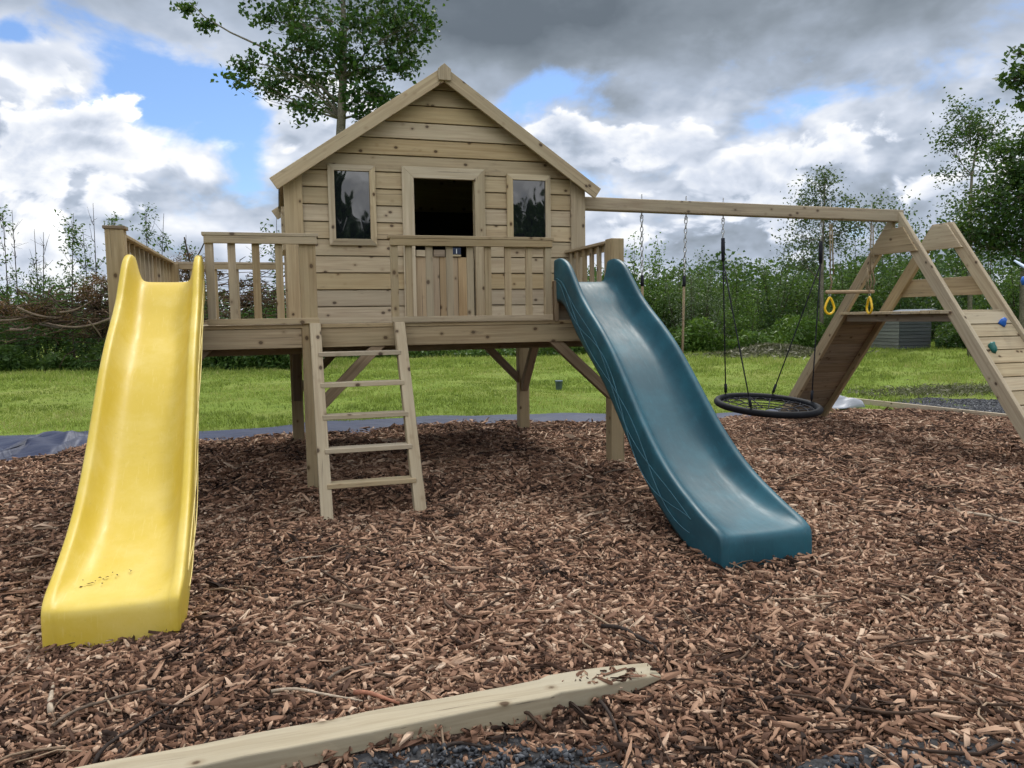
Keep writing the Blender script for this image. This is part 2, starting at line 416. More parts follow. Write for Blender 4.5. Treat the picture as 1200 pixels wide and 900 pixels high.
# view wedge used only to decide how far the small scatter needs to reach (with a wide margin)
def wedge(x, y, half=47.):
    dx, dy = x-CAM[0], y-CAM[1]; a = np.degrees(np.arctan2(dx, dy)) + math.degrees(YAW)
    return np.abs(a) < half
def scatter(n, x0, x1, y0, y1, dens):
    x = RNG.uniform(x0, x1, n); y = RNG.uniform(y0, y1, n)
    d = np.hypot(x-CAM[0], y-CAM[1]); k = RNG.uniform(0, 1, n) < dens(d)
    k &= wedge(x, y, 47.) | (wedge(x, y, 66.) & (RNG.uniform(0, 1, n) < .6)); return x[k], y[k]
def rotframe(n, tilt):
    yaw = RNG.uniform(0, 2*np.pi, n); p = RNG.normal(0, tilt, n); q = RNG.normal(0, tilt*1.3, n)
    c, s = np.cos(yaw), np.sin(yaw)
    L = np.stack([c*np.cos(p), s*np.cos(p), np.sin(p)], -1)
    W0 = np.stack([-s, c, np.zeros(n)], -1); N0 = np.cross(L, W0)
    W = W0*np.cos(q)[:, None] + N0*np.sin(q)[:, None]; N = np.cross(L, W); return L, W, N
def make_chips():
    x, y = scatter(880000, -5.5, 8.6, -4.9, 3.6, lambda d: np.where(d < 3.4, 1., np.where(d < 5, .72, .38)))
    k = in_bed(x, y, .10)
    g = (y < front_edge(x)) & ~((x > .62) & (x < 1.05) & (y > -4.6))
    k &= ~g | (RNG.uniform(0, 1, len(x)) < np.clip(np.where(x < .62, .06, .62)+.55*np.sin(x*7+y*9)*np.sin(x*5-y*7), .05, .9))
    # the edge is ragged: thin it out
    k &= (bed_edge(x)-y > 0) | (RNG.uniform(0, 1, len(x)) < .35)
    x, y = x[k], y[k]; n = len(x)
    d = np.hypot(x-CAM[0], y-CAM[1])
    ln = np.clip(RNG.lognormal(np.log(.0180), .62, n), .006, .11)*np.where(d > 5, 1.4, 1.)
    wd = np.clip(ln*np.where(RNG.uniform(0, 1, n) < .45, RNG.uniform(.08, .2, n), RNG.uniform(.2, .55, n)), .0022, .017)
    th = RNG.uniform(.0015, .006, n)
    L, W, N = rotframe(n, .26)
    z = bed_z(x, y) + RNG.uniform(-.004, .018, n) + ln*.10
    on = (x > .62) & (x < .99) & (np.abs(y+3.407) < .048) & (RNG.uniform(0, 1, n) < .20*sstep(.60, .85, x)+.03); z = np.where(on, .068, z)      # a few lie on the end of the post
    C = np.stack([x, y, z], -1); bend = RNG.normal(0, .10, n)*ln
    tp = RNG.uniform(.45, 1., n); tq = RNG.uniform(.35, 1., n); sk = RNG.normal(0, .18, n)*ln
    def P(a, b, c, t): return C + L*(a*ln/2 + b*sk)[:, None] + W*(b*wd/2*t)[:, None] + N*(c)[:, None]
    o = np.ones(n)
    V = np.stack([P(-o, -o, th, tp), P(-o, o, th, tp), P(0*o, -o, th+bend, o), P(0*o, o, th+bend, o), P(o, -o, th, tq), P(o, o, th, tq),
                  P(-o, -o, -th, tp), P(-o, o, -th, tp), P(o, -o, -th, tq), P(o, o, -th, tq)], 1)
    F = np.array([[0, 2, 3, 1], [2, 4, 5, 3], [0, 1, 7, 6], [4, 8, 9, 5], [0, 6, 8, 4], [1, 5, 9, 7]])
    FF = (F[None]+10*np.arange(n)[:, None, None]).reshape(-1, 4)
    tone = np.clip(RNG.beta(1.25, 1.75, n) + .10*np.sin(x*2.3+y*1.1)*np.sin(y*2.7-x) + .09*np.sin(x*6.1+2*np.sin(y*3))*np.sin(y*5.3+x), 0, 1)
    # cap the tone of the palest chips
    return raw_mesh('bark_chips', V.reshape(-1, 3), FF, np.repeat(np.minimum(tone, .93), 10))
prop(link('bark_chips', make_chips(), MAT['chips']), 'loose reddish brown bark chips covering the play area', 'bark', None, 'stuff')

def make_pebbles(n, x0, x1, y0, y1, ok, smin, smax, zoff):
    x = RNG.uniform(x0, x1, n); y = RNG.uniform(y0, y1, n); k = ok(x, y) & wedge(x, y); x, y = x[k], y[k]; n = len(x)
    s = RNG.uniform(smin, smax, n); L, W, N = rotframe(n, .5)
    C = np.stack([x, y, bed_z(x, y)+zoff-.016*((x > .62) & (x < 4))+RNG.uniform(0, .012, n)], -1)
    a = RNG.uniform(.7, 1.3, n)*s; b = RNG.uniform(.5, 1., n)*s; c = RNG.uniform(.3, .7, n)*s
    def P(i, j, kk): return C + L*(a*i)[:, None] + W*(b*j)[:, None] + N*(c*kk)[:, None]
    V = np.stack([P(-1, -.6, -.5), P(.6, -1, -.5), P(1, .6, -.5), P(-.6, 1, -.5), P(-.7, -.5, .6), P(.5, -.7, .8), P(.7, .4, .5), P(-.4, .7, .8)], 1)
    F = np.array([[0, 3, 2, 1], [4, 5, 6, 7], [0, 1, 5, 4], [1, 2, 6, 5], [2, 3, 7, 6], [3, 0, 4, 7]])
    return raw_mesh('gravel', V.reshape(-1, 3), (F[None]+8*np.arange(n)[:, None, None]).reshape(-1, 4), np.repeat(RNG.beta(1.4, 2.2, n), 8))
prop(link('gravel', make_pebbles(26000, -1., 3.6, -5.0, -3.5, in_gravel, .005, .012, .02), MAT['gravel']), 'loose blue grey slate chippings at the near edge of the bark', 'gravel', None, 'stuff')
def yard_ok(x, y): return (x > right_edge(y)+.12) & (y < 3.7+.25*np.sin(x*3)-.30*np.abs(x-9.4)) & (y > -.5)
prop(link('gravel', make_pebbles(42000, 7.4, 11.5, -.4, 3.9, yard_ok, .012, .026, -.012), MAT['gravel']), 'blue grey gravel beyond the pale edging board', 'gravel', None, 'stuff')

def make_grass():
    parts = []
    x = RNG.uniform(-16, 24, 330000); y = RNG.uniform(3.0, 26, 330000)
    d = np.hypot(x-CAM[0], y-CAM[1])
    k = wedge(x, y, 42) & (RNG.uniform(0, 1, len(x)) < np.clip((11./d)**1.4, .12, 1))
    edge = bed_edge(x)+.76+.10*np.sin(x*2.3)+.07*np.sin(x*6.1)-.25*sstep(3, 5, x)
    k &= (y > edge) | ((x > right_edge(y)+.15) & (y > 2.2) & ~yard_ok(x, y))
    k &= ~((x < -2.) & (y < 3.55)) & ~((x > right_edge(y)-.05) & (y < 3.0) & yard_ok(x, y))
    bare = np.sin(x*1.1+2)*np.sin(y*1.3) + .5*np.sin(x*2.9-y*2.1)
    k &= (bare < .42) | (RNG.uniform(0, 1, len(x)) < .3)
    k &= ~((((x-10.2)/1.3)**2+((y-4.0)/.7)**2 < 1) & (RNG.uniform(0, 1, len(x)) < .85))
    x, y, d, edge = x[k], y[k], d[k], edge[k]; n = len(x)
    rep = 3; x = np.repeat(x, rep)+RNG.normal(0, .03, n*rep); y = np.repeat(y, rep)+RNG.normal(0, .03, n*rep); d = np.repeat(d, rep); edge = np.repeat(edge, rep)
    n = len(x)
    h = RNG.uniform(.018, .055, n)*(1+.45*np.sin(x*2.9+np.sin(y*2.2))*np.sin(y*3.7))*(1+.9*np.exp(-np.abs(y-edge)/.35))*(1+.5*np.clip(np.sin(x*.9)*np.sin(y*1.1+x*.3), 0, 1))
    h *= 1+1.6*sstep(15, 24, d)*RNG.uniform(0, 1, n)
    w = RNG.uniform(.006, .012, n)*np.clip(d/9, 1, 2.6); a = RNG.uniform(0, 2*np.pi, n); lean = RNG.uniform(.1, .8, n)*h; la = RNG.uniform(0, 2*np.pi, n)
    z = G(x, y)-.035
    B = np.stack([x, y, z], -1); sx = np.stack([np.cos(a)*w/2, np.sin(a)*w/2, 0*a], -1); tip = B+np.stack([np.cos(la)*lean, np.sin(la)*lean, h], -1)
    V = np.stack([B-sx, B+sx, tip], 1).reshape(-1, 3)
    tone = np.clip(RNG.beta(2, 2.2, n)+.22*np.sin(x*.8+1)*np.sin(y*.9)+.20*np.sin(x*2.7+1.5*np.sin(y*2))*np.sin(y*3.3+x)+.10*np.sin(x*6.3)*np.sin(y*7.1), 0, 1)
    return raw_mesh('grass', V, np.arange(3*n).reshape(-1, 3), np.repeat(tone, 3), True)
prop(link('grass', make_grass(), MAT['grass']), 'bright green rough lawn behind the play area', 'grass', None, 'stuff')

# membrane strip behind the bark
def sheet(name, label, xs, yfun0, yfun1, mat, amp=.03, ny=14, seed=0, lift=0.):
    V = []; rs = np.random.default_rng(seed); ph = rs.uniform(0, 6, 6)
    nx = len(xs)
    for j in range(ny):
        t = j/(ny-1)
        for xx in xs:
            y = yfun0(xx)*(1-t)+yfun1(xx)*t
            z = G(xx, y)+.0 + amp*(.5+.5*math.sin(xx*5.1+ph[0]+3*math.sin(y*2+ph[1])))*math.sin(math.pi*t) + amp*.5*math.sin(xx*13+ph[2]+y*9)*math.sin(math.pi*t) + amp*.9*abs(math.sin(y*7+math.sin(xx*1.3+ph[3])*2))*math.sin(math.pi*t) + lift*math.sin(math.pi*t)
            V.append((xx, y, float(z)))
    V = np.array(V); i = (np.arange(nx-1)[None, :]+nx*np.arange(ny-1)[:, None]).ravel()
    me = raw_mesh(name, V, np.stack([i, i+1, i+nx+1, i+nx], -1), np.zeros(len(V))); me.polygons.foreach_set('use_smooth', [True]*len(me.polygons))
    o = link(name, me, mat); sol = o.modifiers.new('thick', 'SOLIDIFY'); sol.thickness = .004
    return prop(o, label, 'plastic sheet')
sheet('weed_membrane', 'dark blue black strip of weed membrane between the bark and the lawn', np.linspace(-1.85, 6.6, 150),
      lambda x: float(bed_edge(x))-.35, lambda x: float(bed_edge(x))+.84+.07*math.sin(x*2.2)+.04*math.sin(x*5)-.30*float(sstep(3, 5, x)), MAT['sheet'], .012, 20, 3)
sheet('weed_membrane', 'wide crumpled black weed membrane left of the yellow slide', np.linspace(-6.5, -1.9, 90),
      lambda x: .4 if x < -2.6 else (2.2 if x < -2.2 else 2.9), lambda x: 4.15+.08*math.sin(x*3), MAT['sheet'], .055, 40, 8, .02)
cs = ground_hit(986, 476)
sheet('crumpled_sheet', 'pale grey crumpled plastic sheet behind the foot of the brown ramp', np.linspace(cs[0]-.32, cs[0]+.22, 24), lambda x: cs[1]-.22, lambda x: cs[1]+.25+.1*math.sin(x*9), MAT['palesheet'], .09, 16, 4, .07)

# ------------------------------------------------------------------ raised deck
DECK = 1.2
deck = thing('raised_deck', 'raised wooden deck on square posts carrying the playhouse', 'deck', (0.6, 1.3, 0))
mb = MB(); y = -.055
while y < 2.76:
    mb.box((-1.19, y, DECK-.028), (2.44, min(y+.118, 2.78), DECK+random.uniform(-.001, .001)), 'x'); y += .124
mb.build('decking', MAT['wood'], deck, bevel=.003)
XL, XR, YB = -1.15, 2.40, 2.70
for a, b in (((-1.09, -.046, 1.035), (.003, -.01, 1.171)), ((.117, -.048, 1.035), (2.343, -.012, 1.171)), ((-1.19, 2.72, 1.035), (2.44, 2.76, 1.171))):
    MB().box(a, b, 'x').build('fascia_board', MAT['wood'], deck, bevel=.004)
for x0 in (-1.185, 2.395):
    MB().box((x0, .035, 1.035), (x0+.04, 2.715, 1.171), 'y').build('fascia_board', MAT['wood'], deck, bevel=.004)
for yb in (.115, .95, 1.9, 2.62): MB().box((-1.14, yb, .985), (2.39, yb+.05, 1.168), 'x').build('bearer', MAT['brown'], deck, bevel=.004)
posts = []
def dpost(x, y, top, w=.112, zb=None):
    zb = float(bed_z(x, y))-.08 if zb is None else zb
    MB().box((x-w/2, y-w/2, zb), (x+w/2, y+w/2, top), 'z').build('post', MAT['wood'], deck, bevel=.005)
dpost(-1.149, 0.03, 1.835); dpost(.060, 0.0, 1.80); dpost(2.400, 0.0, 1.828)
dpost(0.0, 2.30, 1.034); dpost(2.36, 2.30, 1.034); dpost(-1.13, 2.66, 1.80)
MB().box((-1.215, -.035, 1.836), (-1.083, .096, 1.858), 'x').build('post_cap', MAT['brown'], deck, bevel=.004)
def brace(p0, p1, w=.075, h=.075, up=(0, 1, 0), cut=(1, 0, 0), cut1=(0, 0, 1)):
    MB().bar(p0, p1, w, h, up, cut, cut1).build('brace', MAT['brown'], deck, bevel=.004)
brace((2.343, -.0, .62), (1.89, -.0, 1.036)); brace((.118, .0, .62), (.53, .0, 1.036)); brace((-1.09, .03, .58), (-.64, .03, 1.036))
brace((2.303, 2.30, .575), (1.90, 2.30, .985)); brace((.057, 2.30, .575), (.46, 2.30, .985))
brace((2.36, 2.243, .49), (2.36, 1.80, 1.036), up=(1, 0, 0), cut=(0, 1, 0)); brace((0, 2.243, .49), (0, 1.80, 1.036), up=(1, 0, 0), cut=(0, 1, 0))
RT = 1.822
def railing(name_pts, p0, p1, bal, cap=True, mat='wood', bw=.05, ends=None, zb=1.241, rail_up=1.772):
    """a length of balustrade: handrail, top rail, bottom rail = the part's own mesh; each baluster a sub-part"""
    p0, p1 = Vector((p0[0], p0[1], 0)), Vector((p1[0], p1[1], 0)); d = (p1-p0); L = d.length; d.normalize(); nrm = Vector((d.y, -d.x, 0))
    z = Vector((0, 0, 1)); m = MB()
    m.bar(p0+z*(RT-.011)-d*(.012 if cap else 0), p1+z*(RT-.011)+d*(.012 if cap else 0), .085, .022)
    m.bar(p0+z*(RT-.022-.026)+nrm*.026, p1+z*(RT-.022-.026)+nrm*.026, .026, .051)
    r = m.build('railing', MAT[mat], deck, bevel=.003)
    MB().bar(p0+z*(zb-.018)+nrm*.026, p1+z*(zb-.018)+nrm*.026, .026, .040).build('bottom_rail', MAT[mat], r, bevel=.003)
    for t in bal:
        q = p0+d*t
        MB().bar(q+z*(zb-.034), q+z*(RT-.023), .026, bw, up=d, tone=None).build('baluster', MAT[mat], r, bevel=.003)
    for t, zz in (ends or []):
        q = p0+d*t
        MB().bar(q+z*zz, q+z*(RT-.023), .05, .052, up=d).build('rail_post', MAT[mat], r, bevel=.004)
    return r
railing('f', (-.605, -.04), (.125, -.04), [.17, .325, .475], ends=[(.03, 1.202)])
railing('f', (.630, -.04), (1.855, -.04), [.135, .285, .435, .590, .725, .880, 1.045], ends=[(.03, 1.202), (1.195, 1.202)])
railing('l', (-1.150, 2.70), (-1.150, .09), [.18+.208*i for i in range(12)])
railing('b', (-1.15, 2.70), (-.08, 2.70), [.20+.205*i for i in range(5)])
railing('r', (2.405, .06), (2.405, .985), [.10+.155*i for i in range(6)])
MB().box((1.872, -.07, 1.19), (1.905, -.01, 1.50), 'z').build('rail_post', MAT['brown'], deck, bevel=.003)

# ------------------------------------------------------------------ playhouse
house = thing('playhouse', 'small pine playhouse with a gabled roof standing on the raised deck', 'playhouse', (1.25, 1.0, DECK))
HX0, HX1, HY0, HY1 = -.055, 2.545, 1.0, 2.62
AX, AZ, EZ = 1.256, 3.250, 2.362            # roof line (underside of bargeboard at the wall): apex and wall-head
SL = (AZ-EZ)/(AX-HX0)
def roof_x(z):      # half width of the gable at height z
    return (AZ-z)/SL
PITCH_B = .1405
def gable_wall(yf, sgn, openings, mat):
    """horizontal shiplap boards; each board leans out a little at its foot and has a shadow gap above it"""
    m = MB(); z0 = 1.2; k = 0
    edges = []
    while z0 < AZ-.02:
        edges.append((z0, min(z0+PITCH_B, AZ-.01))); z0 += PITCH_B
    for (za, zb) in edges:
        tone = random.random()
        cuts = sorted(set([za, zb]+[c for o in openings for c in (o[2], o[3]) if za+.002 < c < zb-.002]))
        for ca, cb in zip(cuts[:-1], cuts[1:]):
            mid = (ca+cb)/2
            xs_ = [(HX0, HX1)]
            for (ox0, ox1, oz0, oz1) in openings:
                if oz0-.001 <= mid <= oz1+.001:
                    new = []
                    for a, b in xs_:
                        if ox0 > a and ox1 < b: new += [(a, ox0), (ox1, b)]
                        else: new.append((a, b))
                    xs_ = new
            for a, b in xs_:
                def lim(x, z): return min(max(x, AX-roof_x(z)), AX+roof_x(z))
                def prof(z):      # outward offset of the face at height z
                    return .020-.010*(z-za)/PITCH_B
                zt = cb - (.007 if cb == zb else 0)
                if lim(b, zt)-lim(a, zt) < .004 and lim(b, ca)-lim(a, ca) < .01: continue
                yo = lambda z: yf - sgn*(-prof(z)+.0)*1.0 if False else yf + sgn*(.020-prof(z))
                fr = [(lim(a, ca), yo(ca), ca), (lim(b, ca), yo(ca), ca), (lim(b, zt), yo(zt), zt), (lim(a, zt), yo(zt), zt)]
                bk = [(x, yf+sgn*.034, z) for x, y_, z in fr]
                m.prism(fr, bk, gdir=(1, 0, 0), tone=tone)
    # backing skin that closes the shadow gaps
    for (a, b, za, zb) in split_rects(openings): 
        pts = [(a, za), (b, za), (b, zb), (a, zb)]
        m.prism([(x, yf+sgn*.036, z) for x, z in pts], [(x, yf+sgn*.046, z) for x, z in pts], gdir=(1, 0, 0), tone=.1)
    top = max([EZ]+[o[3] for o in openings])+.0005; hw = roof_x(top)
    if openings:
        o = openings[0]
        for a, b, c, d in ((HX0, o[0], o[0], AX-hw), (o[1], HX1, AX+hw, o[1])):
            q = [(a, EZ), (b, EZ), (c, top), (d, top)]
            m.prism([(x, yf+sgn*.036, z) for x, z in q], [(x, yf+sgn*.046, z) for x, z in q], gdir=(1, 0, 0), tone=.1)
    tri = [(AX-hw, top), (AX+hw, top), (AX, AZ-.01)]
    m.prism([(x, yf+sgn*.036, z) for x, z in tri], [(x, yf+sgn*.046, z) for x, z in tri], gdir=(1, 0, 0), tone=.1)
    return m.build('wall', mat, house, bevel=.0025, seg=1)
def split_rects(openings):
    zc = sorted(set([1.2, EZ]+[min(max(c, 1.2), EZ) for o in openings for c in (o[2], o[3])])); R = []
    for za, zb in zip(zc[:-1], zc[1:]):
        mid = (za+zb)/2; x = HX0
        for o in sorted(o for o in openings if o[2] < mid < o[3]):
            R.append((x, o[0], za, zb)); x = o[1]
        R.append((x, HX1, za, zb))
    return R
DX0, DX1, DZT = .988, 1.522, 2.425
gable_wall(HY0, 1, [(DX0, DX1, 1.2, DZT)], MAT['wall'])
gable_wall(HY1+.04, -1, [], MAT['wall'])
def side_wall(xf, sgn):
    m = MB(); z = 1.2
    while z < EZ-.02:
        zb = min(z+PITCH_B, EZ); zt = zb-.007
        fr = [(xf, HY0+.05, z), (xf, HY1-.01, z), (xf+sgn*.010, HY1-.01, zt), (xf+sgn*.010, HY0+.05, zt)]
        m.prism(fr, [(xf+sgn*.034, y, zz) for x, y, zz in fr], gdir=(0, 1, 0)); z = zb
    m.box((min(xf+sgn*.036, xf+sgn*.046), HY0+.05, 1.2), (max(xf+sgn*.036, xf+sgn*.046), HY1-.01, EZ), 'y', .1)
    return m.build('wall', MAT['wall'], house, bevel=.0025, seg=1)
side_wall(HX0+.012, 1); side_wall(HX1-.012, -1)
MB().box((HX0+.06, HY0+.05, 1.202), (HX1-.06, HY1-.01, 1.215), 'y').build('floor', MAT['inside'], house)
m = MB()
m.box((HX0+.062, HY0+.05, 1.216), (HX0+.068, HY1-.012, EZ), 'y'); m.box((HX1-.068, HY0+.05, 1.216), (HX1-.062, HY1-.012, EZ), 'y'); m.box((HX0+.07, HY1-.016, 1.216), (HX1-.07, HY1-.010, EZ), 'x')
m.build('shade_lining', MAT['inside'], house)  # added inner skin, its dark colour painting the shade of the room
for x0, x1 in ((HX0-.014, HX0+.132), (HX1-.125, HX1+.012)):
    for y0, y1 in ((HY0-.024, HY0-.003), (HY1+.043, HY1+.064)):
        zi = lambda x: AZ-.02-SL*abs(x-AX)
        lo = [(x0, y0, 1.195), (x1, y0, 1.195), (x1, y0, zi(x1)), (x0, y0, zi(x0))]
        MB().prism(lo, [(x, y1, z) for x, y, z in lo], gdir=(0, 0, 1)).build('corner_trim', MAT['wall'], house, bevel=.003)
for x0 in (HX0-.014, HX1-.008):
    for y0 in (HY0-.002, HY1-.02): MB().box((x0, y0, 1.195), (x0+.02, y0+.06, EZ-.03), 'z').build('corner_trim', MAT['wall'], house, bevel=.003)
# roof: two felted panels, bargeboards at both gables, the block at the peak
RY0, RY1 = HY0-.10, HY1+.16
TIPX0, TIPX1 = -.175, 2.672
def rz(x, off): return AZ+off-SL*abs(x-AX)
for xt in (HX0-.04, HX1+.04):
    a = [(AX, RY0+.006, rz(AX, .012)), (xt, RY0+.006, rz(xt, .012)), (xt, RY0+.006, rz(xt, .045)), (AX, RY0+.006, rz(AX, .045))]
    MB().prism(a, [(x, RY1-.006, z) for x, y, z in a], gdir=(0, 1, 0)).build('roof_panel', MAT['brown'], house, bevel=.002)
    a = [(AX, RY0+.008, rz(AX, .046)), (xt-(.01 if xt < 0 else -.01), RY0+.008, rz(xt, .040)), (xt-(.01 if xt < 0 else -.01), RY0+.008, rz(xt, .052)), (AX, RY0+.008, rz(AX, .058))]
    MB().prism(a, [(x, RY1-.008, z) for x, y, z in a], gdir=(0, 1, 0)).build('roof_felt', MAT['felt'], house)
nsl = math.hypot(1, SL)
for yb in (RY0-.022, RY1):
    for xt, sg in ((TIPX0, -1), (TIPX1, 1)):
        hB = .105
        # ends are sawn square to the slope
        tx = xt; top = rz(tx, .075); dx = -sg*hB*SL/nsl; dz = -hB/nsl
        a = [(AX+sg*.002, yb, rz(AX, .075)), (tx, yb, top), (tx+dx, yb, top+dz), (AX+sg*.002, yb, rz(AX, .075)-hB*nsl)]
        MB().prism(a, [(x, y+.024, z) for x, y, z in a], gdir=(sg*1, 0, -SL)).build('bargeboard', MAT['wall'], house, bevel=.004)
    b = [(AX-.058, yb-.022 if yb < 2 else yb+.026, z) for z in ()]
    yk = yb-.024 if yb < 2 else yb+.026
    a = [(AX-.055, yk, 3.205), (AX+.055, yk, 3.205), (AX+.055, yk, rz(AX+.055, .075)+.010), (AX, yk, rz(AX, .085)+.008), (AX-.055, yk, rz(AX-.055, .075)+.010)]
    MB().prism(a, [(x, y+.022, z) for x, y, z in a], gdir=(0, 0, 1)).build('peak_block', MAT['wall'], house, bevel=.004)
def frame(name, parent, x0, x1, z0, z1, w, y0, th, mat, bottom=True):
    """mitred frame, moulded: thicker at its inner edge"""
    m = MB(); sides = [((x0, z0), (x0, z1), (x0+w, z1-w), (x0+w, z0+(w if bottom else 0))), ((x1, z1), (x1, z0), (x1-w, z0+(w if bottom else 0)), (x1-w, z1-w)), ((x0, z1), (x1, z1), (x1-w, z1-w), (x0+w, z1-w))]
    if bottom: sides.append(((x1, z0), (x0, z0), (x0+w, z0+w), (x1-w, z0+w)))
    for k, q in enumerate(sides):
        g = (1, 0, 0) if k >= 2 else (0, 0, 1)
        fr = [(q[0][0], y0-th*.55, q[0][1]), (q[1][0], y0-th*.55, q[1][1]), (q[2][0], y0-th, q[2][1]), (q[3][0], y0-th, q[3][1])]
        m.prism(fr, [(x, y0, z) for x, y, z in fr], gdir=g)
    return m.build(name, mat, parent, bevel=.003)
for (x0, x1, z0, z1, lab) in ((.282, .672, 1.845, 2.505, None), (1.818, 2.226, 1.845, 2.485, None)):
    win = frame('window', house, x0, x1, z0, z1, .052, HY0-.002, .036, MAT['wood2'])
    MB().box((x0+.048, HY0-.018, z0+.048), (x1-.048, HY0-.010, z1-.048), 'z').build('pane', MAT['glass'], win)
# side window, seen edge-on past the left corner
m = MB(); yw0, yw1 = 1.45, 2.05
for a, b in (((yw0, 1.84), (yw1, 1.90)), ((yw0, 2.16), (yw1, 2.215)), ((yw0, 1.901), (yw0+.055, 2.159)), ((yw1-.055, 1.901), (yw1, 2.159))):
    m.box((HX0-.035, a[0], a[1]), (HX0+.008, b[0], b[1]), 'y')
win = m.build('window', MAT['wood2'], house, bevel=.003)
MB().box((HX0-.012, yw0+.05, 1.895), (HX0-.004, yw1-.05, 2.165), 'y').build('pane', MAT['glass'], win)
# door: mitred casing and a half door of upright boards
frame('door_frame', house, .893, 1.618, 1.205, 2.512, .098, HY0-.002, .040, MAT['wood2'], False)
m = MB(); x = DX0+.006; wds = [.098, .112, .060, .105, .085, .055]
for w in wds:
    x2 = min(x+w, DX1-.004); m.box((x, HY0-.006, 1.225), (x2-.004, HY0+.014, 1.755+random.uniform(-.004, .004)), 'z'); x = x2
door = m.build('door', MAT['door'], house, bevel=.003)
MB().box((DX0+.004, HY0+.0165, 1.66), (DX1-.004, HY0+.034, 1.75), 'x').build('door_batten', MAT['door'], door, bevel=.003)
MB().box((DX0+.012, HY0-.022, 1.758), (DX0+.10, HY0+.016, 1.812), 'x').build('door_block', MAT['wood2'], door, bevel=.003)
MB().box((DX0+.165, HY0-.022, 1.758), (DX0+.262, HY0+.016, 1.815), 'x').build('door_block', MAT['brown'], door, bevel=.003)
MB().box((DX0+.318, HY0-.024, 1.760), (DX0+.405, HY0+.010, 1.776), 'x').build('door_block', MAT['wood2'], door, bevel=.003)
pl = MB().box((DX0+.318, HY0-.016, 1.778), (DX0+.405, HY0-.008, 1.835), 'x').build('door_plate', MAT['sign'], door, bevel=.002)
MB().box((DX0+.362, HY0-.021, 1.785), (DX0+.369, HY0-.0165, 1.826), 'z').build('number_mark', MAT['chalk'], pl)

# ------------------------------------------------------------------ ladder
lad = thing('ladder', 'wooden five tread ladder leaning on the front edge of the deck', 'ladder', (.37, -.5, 0))
ltop, lbot = Vector((0, -.078, 1.205)), Vector((0, -.865, -.02))
ldir = (ltop-lbot).normalized(); lnrm = Vector((0, -ldir.z, ldir.y))
for xc, xb in ((.092, .088), (.677, .664)):
    MB().bar(lbot+Vector((xb, 0, 0)), ltop+Vector((xc, 0, 0)), .074, .078, up=lnrm, cut0=(0, 0, 1), cut1=(0, 0, 1)).build('stringer', MAT['wood2'], lad, bevel=.005)
for k, z in enumerate((.195, .395, .595, .795, .995)):
    c = lbot + ldir*((z-lbot.z)/ldir.z)
    sk = random.uniform(-.004, .004)
    MB().box((.1, c.y-.062, z-.016), (.655, c.y+.048, z+.014), 'x').build('tread', MAT['wood2'], lad, bevel=.004)
    

